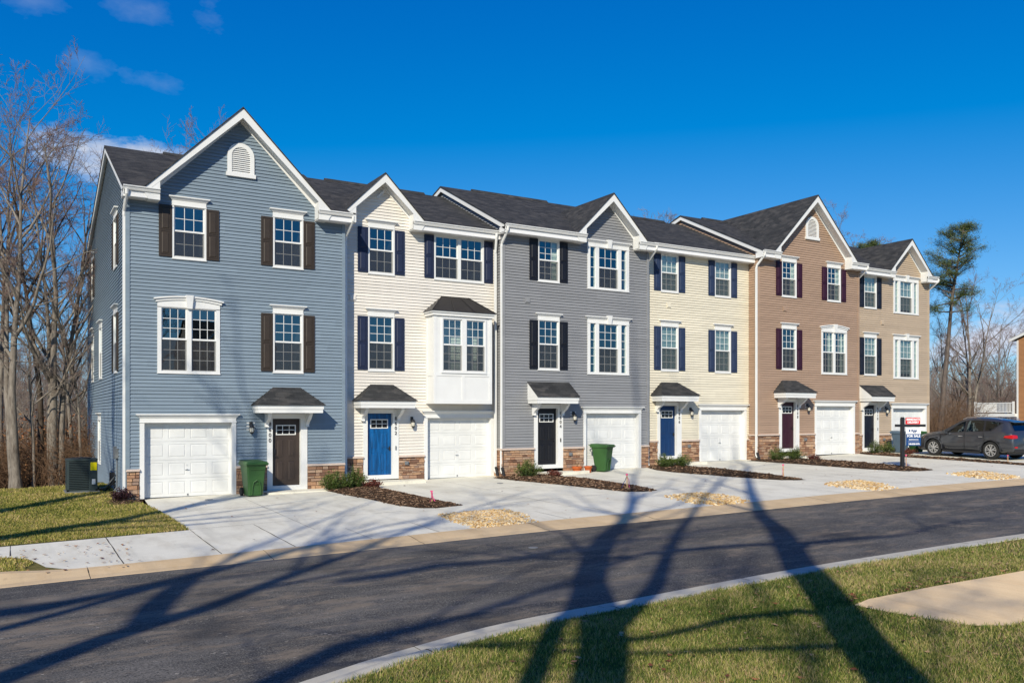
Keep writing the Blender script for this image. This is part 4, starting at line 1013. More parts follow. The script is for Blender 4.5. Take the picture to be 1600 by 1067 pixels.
    for a, c in spans:
        if c-a > .05:
            st = MB(fr); lg = MB(fr); stone_area(st, a+.002, c-.002, H((a+c)/2, D)-.12, led-.055); lg.box(a-(.0 if a > x0 else .02), c, -.105, -.001, led-.055, led-.012)
            lg.hexa([(a, -.105, led-.012), (c, -.105, led-.012), (c, -.001, led-.012), (a, -.001, led-.012)], [(a, -.075, led+.006), (c, -.075, led+.006), (c, -.001, led+.012), (a, -.001, led+.012)])
            st.build('stone_base', [M['stone'], M['mortar']], root, uv=False); lg.build('stone_ledge', M['ledge'], root)
    if k in (3, 5):  # stone return on the side that stands forward
        fl2 = (lambda x0: lambda u, d, z: (x0+d, -u, z))(x0); s2 = MB(fl2); stone_area(s2, -27.33, -D+.07, gz-.25, led-.055); s2.build('stone_base', [M['stone'], M['mortar']], root, uv=False)
        lg2 = MB(fl2); lg2.box(-27.33, -D+.10, -.10, -.001, led-.055, led+.0); lg2.build('stone_ledge', M['ledge'], root)
    # outlet cover on the stone
    ou = MB(fr); ux = {1: 6.7, 2: 11.9, 3: 18.45, 4: 24.98, 5: 31.62, 6: 37.75}[k]; ou.box(ux-.07, ux+.07, -.12, -.07, led-.32, led-.2); ou.lathe([(.0, led-.22), (.03, led-.22), (.03, led-.27)], ux+.02, -.13, 8)
    ou.build('outlet_cover', M['grey'], root)
    # roof ----------------------------------------------------------------
    xl = x0-.16 if k in (1, 3, 5) else x0+.02; xr = x1+.16 if k == 6 else (x1+.12 if k in (1, 3, 5) else x1-.02)
    r = MB(); rz = 9.0+b0; yf = D-.44
    def roofpiece(xa, xb, y_):
        q = ze+.48*(y_-(D-.44)); r.prism([(y_, q-.03), (y_, q+.01), (RIDGE, zr+.03), (REAR+.3, rz+.03), (REAR+.3, rz-.02), (RIDGE, zr-.03)], xa, xb, axis='x')
    if gc:
        ga_, gb_ = max(xl, gc-gw+.40), min(xr, gc+gw-.40)
        if ga_-xl > .05: roofpiece(xl, ga_, yf)
        roofpiece(ga_, gb_, D+.06)
        if xr-gb_ > .05: roofpiece(gb_, xr, yf)
    else: roofpiece(xl, xr, yf)
    rf = r.build('roof', M['shingle'], root)
    rv = MB(); a0, a1 = {1: (4.6, 8.4), 2: (10.4, 14.6), 3: (16.8, 20.6), 4: (23.4, 27.4), 5: (29.9, 31.6), 6: (36.5, 40.8)}[k]
    rv.prism([(RIDGE-.16, zr-.04), (RIDGE-.02, zr+.10), (RIDGE+.02, zr+.10), (RIDGE+.16, zr+.0)], a0, a1, axis='x'); rv.build('ridge_vent', M['shingle'], rf)
    # rakes on exposed left edges
    t = MB()
    def rake(xa, xb):
        t.prism([(yf, ze-.02), (RIDGE, zr-.0), (RIDGE, zr-.20), (yf, ze-.21)], xa, xb, axis='x')
        t.prism([(RIDGE, zr-.0), (REAR+.3, rz-.0), (REAR+.3, rz-.19), (RIDGE, zr-.20)], xa, xb, axis='x')
    if k in (1, 3, 5):
        rake(xl+.02, xl+.045)
        t.prism([(yf, ze-.09), (RIDGE, zr-.11), (RIDGE, zr-.13), (yf, ze-.11)], xl+.045, x0+.0, axis='x'); t.prism([(RIDGE, zr-.11), (REAR+.3, rz-.09), (REAR+.3, rz-.11), (RIDGE, zr-.13)], xl+.045, x0, axis='x')
        t.box(xl+.02, x0+.05, D-.405, D-.0, zs-.02, ze-.06)
    if k == 6: rake(xr-.045, xr-.02)
    # eave fascia & soffit runs
    runs = [(xl+.02, xr-.0)] if not gc else [(xl+.02, gc-gw+.42), (gc+gw-.42, xr)]
    if k == 2: runs = [(gc+gw-.42, x1-.0)]
    if k == 4: runs = [(x0+.05, x1-.0)]
    for a, c in runs:
        if c-a > .05:
            e_ = MB(); e_.box(a, c, D-.40, D-.375, zs, ze-.02); e_.box(a, c, D-.375, D-.0, zs, zs+.02); e_.build('eave_trim', M['soffit'], root)
            gutter(root, a-(0 if a > x0+1 else 0), c, D, ze)
    if gc:
        # gable roof
        yend = RIDGE+1.6 if gw > 2 else None
        if yend is None:
            yend = (D-.44)+(ga-ze)/.48+.15
        gr = MB(); gt = MB(); A = ga; zt_ = lambda x: A-abs(x-gc)
        gr.prism([(gc-gw-.05, A-gw-.05), (gc, A), (gc+gw+.05, A-gw-.05), (gc+gw+.05, A-gw-.09), (gc, A-.045), (gc-gw-.05, A-gw-.09)], D-.46, yend, axis='y')
        gr.build('gable_roof', M['shingle'], root)
        rw = .29
        for s in (-1, 1):
            P1 = [(gc+s*gw, A-gw-.05), (gc, A-.046), (gc, A-.046-rw), (gc+s*gw, A-gw-.05-rw*.55)]
            P2 = [(gc+s*gw, A-gw-.05), (gc, A-.046), (gc, A-.046-.09), (gc+s*gw, A-gw-.05-.09)]
            gt.prism(P1, D-.43, D-.405, axis='y')
            gt.prism([(gc+s*(gw-.1), A-gw+.1-.20), (gc, A-.20), (gc, A-.22), (gc+s*(gw-.1), A-gw+.1-.22)], D-.405, D-.001, axis='y')
            gt.prism([(gc+s*(gw-.38), A-gw+.38-.21), (gc, A-.21), (gc, A-.21-.13), (gc+s*(gw-.38), A-gw+.38-.34)], D-.045, D-.0, axis='y')
            gt.prism([(gc+s*(gw), A-gw-.10), (gc+s*(gw-.42), A-gw+.42-.10), (gc+s*(gw-.42), zs-.02), (gc+s*(gw-.10), zs-.02), (gc+s*gw, ze-.12)], D-.425, D-.003, axis='y')
        if k == 1: gable_vent(root, fr, 5.73, 6.54, 9.92, 10.97)
        if k == 5: gable_vent(root, fr, 31.70, 32.57, 10.72, 11.80)
        gt.build('gable_trim', M['white'], root)
    if t.f: t.build('rake_trim', M['white'], root)
    # stoop
    sp = MB(); s0, s1, sy = {1: (6.75, 8.95, 26.02), 2: (10.35, 12.3, 26.5), 3: (16.9, 18.9, 26.1), 4: (23.35, 25.4, 26.6), 5: (29.9, 31.9, 26.05), 6: (36.1, 38.2, 26.35)}[k]
    zt2 = dtop-2.25-.002
    sp.hexa([(s0, sy, H(s0, sy)-.1), (s1, sy, H(s1, sy)-.1), (s1, D-.02, H(s1, D)-.1), (s0, D-.02, H(s0, D)-.1)], [(s0, sy, min(zt2, H(s0, sy)+.11)), (s1, sy, min(zt2, H(s1, sy)+.11)), (s1, D-.02, min(zt2, H(s0, sy)+.12)), (s0, D-.02, min(zt2, H(s0, sy)+.12))])
    sp.build('stoop', M['concrete'], root)
    # vent hood & siding block details
    vb = MB(fr); vu, vz = {1: (8.9, 6.6), 2: (9.8+.15, 6.45), 3: (16.55, 6.75), 4: (23.9, 7.1), 5: (30.3, 7.3), 6: (37.7, 7.1)}[k]; vb.box(vu-.11, vu+.11, -.04, 0, vz, vz+.2); vb.hexa([(vu-.08, -.06, vz+.03), (vu+.08, -.06, vz+.03), (vu+.08, -.03, vz+.03), (vu-.08, -.03, vz+.03)], [(vu-.08, -.045, vz+.16), (vu+.08, -.045, vz+.16), (vu+.08, -.03, vz+.16), (vu-.08, -.03, vz+.16)])
    if k > 1: vb.build('dryer_vent', sid, root)
    # downspouts
    if k == 1: downspout(root, 2.86, D, ze, gz, 2.84, False, .02); downspout(root, 9.62, D, ze, gz, 9.56, False, .12)
    if k == 2: downspout(root, 15.30, D, ze, H(15.3, D), 15.36, True, -.25)
    if k == 3: downspout(root, 15.46, D, ze, H(15.46, D), 15.45, True, -.0); downspout(root, 22.42, D, ze, gz, 22.42, False, .12)
    if k == 5: downspout(root, 28.58, D, ze, H(28.6, D), 28.52, True, .0); downspout(root, 35.6, D, ze, gz, 35.58, False, .12)
    if k == 6: downspout(root, 41.72, D, ze, gz, 41.62, True, .1)
    if k == 2:
        # boxed bay
        y0 = -.66; a, c = 12.68, 14.97; zb_, zt_ = 2.98, 6.06; bay = MB(fr)
        L = [(13.02, 13.74, 3, True), (13.92, 14.66, 3, True)]
        wz0, wz1 = 4.08, 6.00
        bay.box(a, a+.03, y0, -.002, zb_, zt_); bay.box(c-.03, c, y0, -.002, zb_, zt_); bay.box(a+.03, c-.03, y0+.02, -.002, zb_, zb_+.02); 
        bay.box(a+.03, c-.03, y0, y0+.03, zb_, wz0); bay.box(a+.03, 12.96, y0, y0+.03, wz0, zt_); bay.box(14.74, c-.03, y0, y0+.03, wz0, zt_); bay.box(12.96, 14.74, y0, y0+.03, wz1, zt_)
        # applied boards
        for (p, q) in ((a-.012, a+.10), (c-.10, c+.012)): bay.box(p, q, y0-.016, y0, zb_+.0, zt_)
        for zz in (zb_, 3.95): bay.box(a+.10, c-.10, y0-.016, y0, zz, zz+.13)
        bay.box((a+c)/2-.06, (a+c)/2+.06, y0-.016, y0, zb_+.13, 3.95)
        for (p, q) in ((y0+.0, y0+.12), (-.14, -.002)): bay.box(a-.016, a, p, q, zb_, zt_)
        for zz in (zb_, 3.95): bay.box(a-.016, a, y0+.12, -.14, zz, zz+.13)
        bo = bay.build('bay', M['white'], root)
        frb = (lambda D: lambda u, d, z: (u, D+y0+d, z))(D)
        window(bo.parent, frb, 12.96, 14.74, wz0, wz1, [(13.02, 13.76, 3, True), (13.94, 14.68, 3, True)], (3, 3), None)
        f = MB(fr); f.box(a-.07, c+.07, y0-.07, -.002, zt_, zt_+.10); f.box(a-.11, c+.11, y0-.11, -.002, zt_+.10, zt_+.15); f.build('bay_fascia', M['white'], bo)
        r = MB(fr); e = .14; z_, zT = zt_+.155, 6.84; A, B_, C_, D_ = (a-e, y0-e, z_), (c+e, y0-e, z_), (c+e, -.002, z_), (a-e, -.002, z_); T0, T1 = (a+.62, -.003, zT), (c-.62, -.003, zT)
        r.face([A, B_, T1, T0]); r.face([B_, C_, T1]); r.face([D_, A, T0]); r.face([A, D_, C_, B_])
        def seam(p, q): r.tube([Vector(p)+Vector((0, -.006, .008)), Vector(q)+Vector((0, -.006, .008))], .012, 4)
        for q in (0, .333, .667, 1): seam(tuple(A[i]+(B_[i]-A[i])*q for i in range(3)) if 0 < q < 1 else (A if q == 0 else B_), tuple(T0[i]+(T1[i]-T0[i])*q for i in range(3)))
        r.build('bay_roof', M['metalroof'], bo)
        # small triangle bracket in the gable
        q = MB(fr); q.hexa([(10.80, -.05, 10.05), (10.86, -.05, 10.0), (10.86, -.01, 10.0), (10.80, -.01, 10.05)], [(11.14, -.05, 10.42), (11.20, -.05, 10.37), (11.20, -.01, 10.37), (11.14, -.01, 10.42)]); q.build('gable_bar', M['white'], root)
    if k == 1:
        u = MB(); 
        u.box(2.78, 2.88, 28.75, 28.95, 1.25, 1.55); u.box(2.80, 2.88, 29.2, 29.45, 1.2, 1.6, 0); u.tube([(2.85, 28.85, 1.25), (2.85, 28.85, .35), (2.75, 28.9, .2)], .02, 6); u.box(2.74, 2.88, 29.7, 29.95, .35, .75, 1)
        u.tube([(2.86, 29.2, .7), (2.6, 29.6, .3), (2.4, 29.9, .25)], .02, 6); u.tube([(2.86, 29.3, .5), (2.6, 29.7, .2), (2.3, 30.0, .3)], .025, 6, 1)
        u.build('utility_box', [M['grey'], M['black']], root)
# ------------------------------------------------------------------ plants
def bush(name, x, y, rx, ry, h, n, mat, label, cat='shrub', group=None, leaf=.035, z0=None, spiky=False, seed=0):
    if mat is M['shrub']: rx *= 1.15; h *= 1.22; n = int(n*1.3)
    rg = random.Random(seed*77+int(x*13)+5); z0 = H(x, y) if z0 is None else z0
    t = thing(name, label, cat, (x, y, z0), group)
    b = MB(); s = MB()
    tips = []
    for k in range(int(26+h*40)):
        a = rg.uniform(0, 2*PI); q = math.sqrt(rg.random()); hh = h*(1-.55*q*q)*rg.uniform(.65, 1.12)
        tip = Vector((x+rx*q*math.cos(a)*1.0, y+ry*q*math.sin(a)*1.0, z0+hh)); base = Vector((x+rx*.35*q*math.cos(a), y+ry*.35*q*math.sin(a), z0-.02))
        midp = base.lerp(tip, .5)+Vector((rg.uniform(-.03, .03), rg.uniform(-.03, .03), .03)); s.tube([base, midp, tip], [.006, .004, .002], 3, cap=False); tips.append((base, midp, tip))
    for k in range(int(n*1.5)):
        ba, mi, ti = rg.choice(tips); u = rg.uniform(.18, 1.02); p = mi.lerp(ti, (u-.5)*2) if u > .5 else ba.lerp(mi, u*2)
        off = Vector((rg.gauss(0, 1), rg.gauss(0, 1), rg.gauss(0, .8)))*.035; p = p+off
        if p.z < z0+.005: p.z = z0+.005+rg.random()*.03
        d = Vector((rg.gauss(0, .7), rg.gauss(0, .7), rg.uniform(.0, 1.2) if not spiky else 1.6)).normalized(); w = d.cross(Vector((rg.gauss(0, 1), rg.gauss(0, 1), rg.gauss(0, 1)))).normalized()
        L = leaf*rg.uniform(.6, 1.3); W = L*(.34 if not spiky else .10)
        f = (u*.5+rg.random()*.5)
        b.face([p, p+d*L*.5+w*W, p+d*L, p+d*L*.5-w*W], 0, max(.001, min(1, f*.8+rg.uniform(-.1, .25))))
    b.build('foliage', mat, t, uv=False); s.build('stems', M['stem'], t, uv=False); return t
SH = 'clipped green shrubs along the fronts of the houses'
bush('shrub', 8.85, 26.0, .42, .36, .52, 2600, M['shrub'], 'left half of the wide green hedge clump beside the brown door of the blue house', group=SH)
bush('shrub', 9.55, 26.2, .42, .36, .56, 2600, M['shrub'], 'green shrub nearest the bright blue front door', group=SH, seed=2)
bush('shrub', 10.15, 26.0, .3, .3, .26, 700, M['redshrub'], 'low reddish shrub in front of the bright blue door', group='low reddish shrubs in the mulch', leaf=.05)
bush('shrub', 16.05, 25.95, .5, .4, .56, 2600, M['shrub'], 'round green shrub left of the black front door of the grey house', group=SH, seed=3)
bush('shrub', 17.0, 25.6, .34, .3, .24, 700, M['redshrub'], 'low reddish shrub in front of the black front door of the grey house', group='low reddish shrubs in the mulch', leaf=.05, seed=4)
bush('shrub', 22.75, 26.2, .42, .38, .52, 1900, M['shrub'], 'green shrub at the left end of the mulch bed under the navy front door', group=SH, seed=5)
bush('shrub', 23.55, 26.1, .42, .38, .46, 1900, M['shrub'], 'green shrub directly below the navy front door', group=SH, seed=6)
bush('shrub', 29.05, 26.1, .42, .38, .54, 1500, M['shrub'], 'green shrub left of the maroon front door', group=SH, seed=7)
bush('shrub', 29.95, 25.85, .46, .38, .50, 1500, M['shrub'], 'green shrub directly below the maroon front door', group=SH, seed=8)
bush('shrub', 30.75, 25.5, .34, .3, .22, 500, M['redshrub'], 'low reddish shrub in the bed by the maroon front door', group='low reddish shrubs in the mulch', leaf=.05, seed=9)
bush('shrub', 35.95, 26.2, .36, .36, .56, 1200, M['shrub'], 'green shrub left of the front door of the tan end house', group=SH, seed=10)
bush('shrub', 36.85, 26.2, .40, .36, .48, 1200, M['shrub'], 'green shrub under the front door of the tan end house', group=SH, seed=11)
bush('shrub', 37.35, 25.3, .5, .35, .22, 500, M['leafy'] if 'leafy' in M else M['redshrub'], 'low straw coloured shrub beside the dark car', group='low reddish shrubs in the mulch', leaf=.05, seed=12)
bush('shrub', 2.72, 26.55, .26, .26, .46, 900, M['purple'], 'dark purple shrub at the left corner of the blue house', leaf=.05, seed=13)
# ------------------------------------------------------------------ bins
def bin_(x, y, rot, mat, label, scale=1.):
    z = H(x, y); t = thing('wheeled_bin', label, 'rubbish bin', (x, y, z), 'wheeled bins outside the garages')
    c, s = math.cos(rot), math.sin(rot)
    fr = lambda u, d, zz: (x+(u*c-d*s)*scale, y+(u*s+d*c)*scale, z+zz*scale)
    b = MB(fr)
    lo = [(-.22, -.24), (.22, -.24), (.22, .20), (-.22, .20)]; hi = [(-.30, -.35), (.30, -.35), (.30, .34), (-.30, .34)]
    L = [(0, .03), (.35, .35), (.7, .72), (1., .98)]
    def ring(t_): return [(lo[i][0]+(hi[i][0]-lo[i][0])*t_, lo[i][1]+(hi[i][1]-lo[i][1])*t_) for i in range(4)]
    def oct_(r, e):
        (x0, y0), (x1, y1) = r[0], r[2]; return [(x0+e, y0), (x1-e, y0), (x1, y0+e), (x1, y1-e), (x1-e, y1), (x0+e, y1), (x0, y1-e), (x0, y0+e)]
    prev = None
    for t_, zz in L:
        o = [b.P((p[0], p[1], zz)) for p in oct_(ring(t_), .04)]
        if prev:
            for i in range(8): b.f.append([prev[i], prev[(i+1) % 8], o[(i+1) % 8], o[i]]); b.m.append(0); b.r.append(0)
        else: b.f.append(o[::-1]); b.m.append(0); b.r.append(0)
        prev = o
    b.box(-.325, .325, -.375, .36, .93, .985)            # rim
    # moulded arch on the front, a raised hoop and foot
    pts = [(-.13, -.262, .06), (-.12, -.29, .30), (-.09, -.315, .44), (0, -.33, .50), (.09, -.315, .44), (.12, -.29, .30), (.13, -.262, .06)]
    b.tube(pts, .018, 6)
    b.hexa([(-.11, -.275, .33), (.11, -.275, .33), (.11, -.26, .33), (-.11, -.26, .33)], [(-.11, -.30, .37), (.11, -.30, .37), (.11, -.26, .37), (-.11, -.26, .37)])
    b.hexa([(-.20, -.345, .80), (.20, -.345, .80), (.20, -.30, .80), (-.20, -.30, .80)], [(-.20, -.36, .84), (.20, -.36, .84), (.20, -.30, .84), (-.20, -.30, .84)])
    b.build('body', mat, t)
    l = MB(fr); l.hexa([(-.33, -.40, .985), (.33, -.40, .985), (.33, .37, .985), (-.33, .37, .985)], [(-.30, -.37, 1.045), (.30, -.37, 1.045), (.29, .35, 1.075), (-.29, .35, 1.075)])
    l.box(-.34, .34, -.41, -.36, .965, 1.0); l.tube([(-.24, .36, 1.0), (-.24, .46, 1.02), (.24, .46, 1.02), (.24, .36, 1.0)], .016, 6)
    l.build('lid', mat, t)
    for sx in (-1, 1):
        w = MB(fr); n = 14; xx = sx*.27
        for (r0, m_) in ((.125, 0),):
            a = [w.P((xx-.03, .24+r0*math.cos(2*PI*i/n), .13+r0*math.sin(2*PI*i/n))) for i in range(n)]; e = [w.P((xx+.03, .24+r0*math.cos(2*PI*i/n), .13+r0*math.sin(2*PI*i/n))) for i in range(n)]
            for i in range(n): w.f.append([a[i], a[(i+1) % n], e[(i+1) % n], e[i]]); w.m.append(0); w.r.append(0)
            w.f += [a, e[::-1]]; w.m += [0, 0]; w.r += [0, 0]
        w.build('wheel', M['tyre'], t)
    return t
bin_(6.32, 26.0, .10, M['green'], 'green wheeled bin between the garage and brown door of the blue house')
bin_(19.72, 26.40, .45, M['green'], 'green wheeled bin in front of the grey house garage, beside the flower pots')
bin_(38.45, 25.75, -.3, M['green'], 'green wheeled bin in front of the bonnet of the dark car')
bin_(37.75, 26.1, .1, M['bluegrey'], 'blue-grey wheeled bin behind the for sale sign')
def pot(x, y, r, h, label):
    z = H(x, y); t = thing('flower_pot', label, 'flower pot', (x, y, z), 'terracotta pots by the black door')
    b = MB(); b.lathe([(r*.68, z), (r*.9, z+h*.7), (r*1.05, z+h*.72), (r*1.08, z+h), (r*.95, z+h), (r*.9, z+h*.86)], x, y, 18); b.build('pot', M['terracotta'], t, smooth=False)
    s = MB(); s.lathe([(r*.92, z+h*.85), (.0, z+h*.9)], x, y, 14); s.build('soil', M['soil'], t); return t
p1 = pot(18.55, 26.42, .19, .25, 'wide terracotta pot nearer the black front door')
b = MB()
for k in range(16): a = R.uniform(0, 6.3); b.tube([(18.55, 26.42, H(18.55, 26.42)+.22), (18.55+.07*math.cos(a), 26.42+.07*math.sin(a), H(18.55, 26.42)+.36+R.random()*.06)], [.004, .002], 3)
b.build('dead_stems', M['stem'], p1, uv=False)
pot(19.0, 26.33, .15, .25, 'smaller terracotta pot touching the green bin')
# ------------------------------------------------------------------ air conditioner
t = thing('air_conditioner', 'dark louvred air conditioner with yellow sticker on the lawn by the blue house', 'air conditioner', (1.95, 30.15, H(1.95, 30.15)))
z = H(1.95, 30.15); fr = lambda u, d, zz: (1.52+u, 29.75+d, z+zz); b = MB(fr)
b.box(-.05, .92, -.05, .90, -.08, .05); pad = b.build('pad', M['grey'], t)
b = MB(fr); b.box(.04, .82, .04, .80, .06, .98); b.build('coil', M['black'], t)
b = MB(fr)
for (a, c) in ((0, 0), (.80, 0), (0, .78), (.80, .78)): b.box(a, a+.06, c, c+.06, .05, 1.0)
b.box(-.01, .87, -.01, .85, 1.0, 1.06); b.box(0, .86, 0, .84, .05, .10); b.box(.62, .86, -.004, .84, .10, 1.0)
k = .13
while k < .99: b.box(.06, .62, -.002, .022, k, k+.024); b.box(-.002, .022, .06, .78, k, k+.024); k += .055
b.build('louvred_case', M['acgreen'], t)
b = MB(fr); b.box(.66, .84, -.012, -.004, .70, .95); b.build('yellow_sticker', M['yellow'], t); b = MB(fr); b.box(.70, .80, -.012, -.004, .26, .42); b.build('white_sticker', M['paper'], t)
b = MB(fr); b.lathe([(.30, 1.061), (.30, 1.09), (.05, 1.10)], .42, .42, 20); b.build('fan_grille', M['black'], t)
# ------------------------------------------------------------------ sign
P = G(1410, 732); t = thing('for_sale_sign', 'for sale sign hanging from a black wooden post with a red rider panel on top', 'sign', tuple(P))
d = Vector((.93, -.36, 0)).normalized(); nrm = Vector((d.y, -d.x, 0))
fr = lambda u, dd, zz: (P.x+d.x*u-nrm.x*dd, P.y+d.y*u-nrm.y*dd, P.z+zz)
b = MB(fr); b.box(-.06, .06, -.06, .06, -.1, 1.98); b.box(-.05, .05, -.05, .05, 1.98, 2.02); b.build('post', M['black'], t)
b = MB(fr); b.box(-.30, -.062, -.045, .045, 1.64, 1.74); b.box(.062, .98, -.045, .045, 1.64, 1.74); b.build('crossbar', M['black'], t)
b = MB(fr); b.box(.14, .76, -.018, .018, 1.745, 2.0); rd = b.build('rider', M['red'], t)
b = MB(fr); text_into(b, 'IMMEDIATE', .115, .45, 1.925, -.02, .004); text_into(b, 'DELIVERY', .115, .45, 1.815, -.02, .004); b.build('lettering', M['inkwhite'], rd, uv=False)
b = MB(fr); b.box(.15, .79, -.012, .012, .92, 1.60); b.tube([(.25, 0, 1.6), (.25, 0, 1.65)], .006, 4); b.tube([(.69, 0, 1.6), (.69, 0, 1.65)], .006, 4); pn = b.build('panel', M['paper'], t)
b = MB(fr); b.box(.15, .79, -.018, -.0125, .90, 1.36); bp_ = b.build('blue_band', M['navy'], pn)
b = MB(fr); text_into(b, 'FOR SALE', .135, .47, 1.275, -.022, .004); text_into(b, 'RyanHomes.com', .06, .47, 1.145, -.022, .002); text_into(b, '540-858-5576', .085, .49, .965, -.022, .003); b.box(.22, .72, -.021, -.0185, 1.06, 1.066); b.build('lettering', M['inkwhite'], bp_, uv=False)
b = MB(fr); text_into(b, 'Ryan', .13, .50, 1.49, -.016, .004); text_into(b, 'HOMES', .035, .52, 1.415, -.016, .001); b.box(.27, .33, -.016, -.0125, 1.45, 1.53); b.build('lettering', M['navy'], pn, uv=False)
# ------------------------------------------------------------------ marking flags
def flag(x, y, h, label, two=True):
    z = H(x, y)+.05; t = thing('marker_flag', label, 'marker', (x, y, z), 'little survey stakes with ribbons')
    b = MB(); b.hexa([(x-.018, y-.006, z-.08), (x+.018, y-.006, z-.08), (x+.018, y+.006, z-.08), (x-.018, y+.006, z-.08)], [(x-.03, y-.006, z+h), (x+.006, y-.006, z+h), (x+.006, y+.006, z+h), (x-.03, y+.006, z+h)]); b.build('stake', M['wood'], t)
    r = random.Random(int(x*31))
    for m_, sgn in (('pink', 1), ('blueribbon' if two else 'pink', -1)):
        b = MB(); p = Vector((x-.01, y, z+h*.96)); q = [p]
        for k in range(5): p = p+Vector((sgn*r.uniform(.0, .05), r.uniform(-.03, .03), -h*.19)); q.append(p)
        for k in range(5): w = Vector((.022, .01, 0)); b.face([q[k]-w, q[k]+w, q[k+1]+w, q[k+1]-w])
        b.build('ribbon', M[m_], t, uv=False)
    b = MB(); b.box(x-.045, x+.02, y-.016, y+.016, z+h*.9, z+h*1.02); b.build('ribbon_knot', M['pink'], t)
for (px, py, h, l, two) in ((675, 786, .30, 'pink ribbon stake in the mulch in front of the cream house with the bay', False), (980, 765, .45, 'pink and blue ribbon stake in the mulch in front of the grey house', True), (1224, 746, .42, 'pink ribbon stake in the long mulch bed below the second cream house', False), (1416, 730, .45, 'ribbon stake touching the foot of the for sale sign post', True), (1575, 724, .3, 'pink ribbon stake in the narrow bed beside the rear wheel of the car', False)):
    q = G(px, py); flag(q.x, q.y, h, l, two)
for (x, y, l) in ((5.0, 25.8, 'small metal cleanout cap in front of the blue house garage'), (14.3, 24.9, 'small metal cleanout cap in front of the bay house garage')):
    b = MB(); b.lathe([(.11, H(x, y)+.001), (.11, H(x, y)+.012), (.0, H(x, y)+.014)], x, y, 16); o = b.build('cleanout_cap', M['grey']); tag(o, l, 'cap', 'cleanout caps in the driveways')
b = MB(); q = G(930, 851); b.box(q.x-.14, q.x+.14, q.y-.10, q.y+.10, q.z-.07, q.z-.045); q = G(833, 851); b2 = MB(); b2.lathe([(.10, q.z-.058), (.10, q.z-.05), (0, q.z-.05)], q.x, q.y, 14); tag(b2.build('valve_cover', M['grey']), 'small round valve cover set in the middle of the asphalt', 'cover')
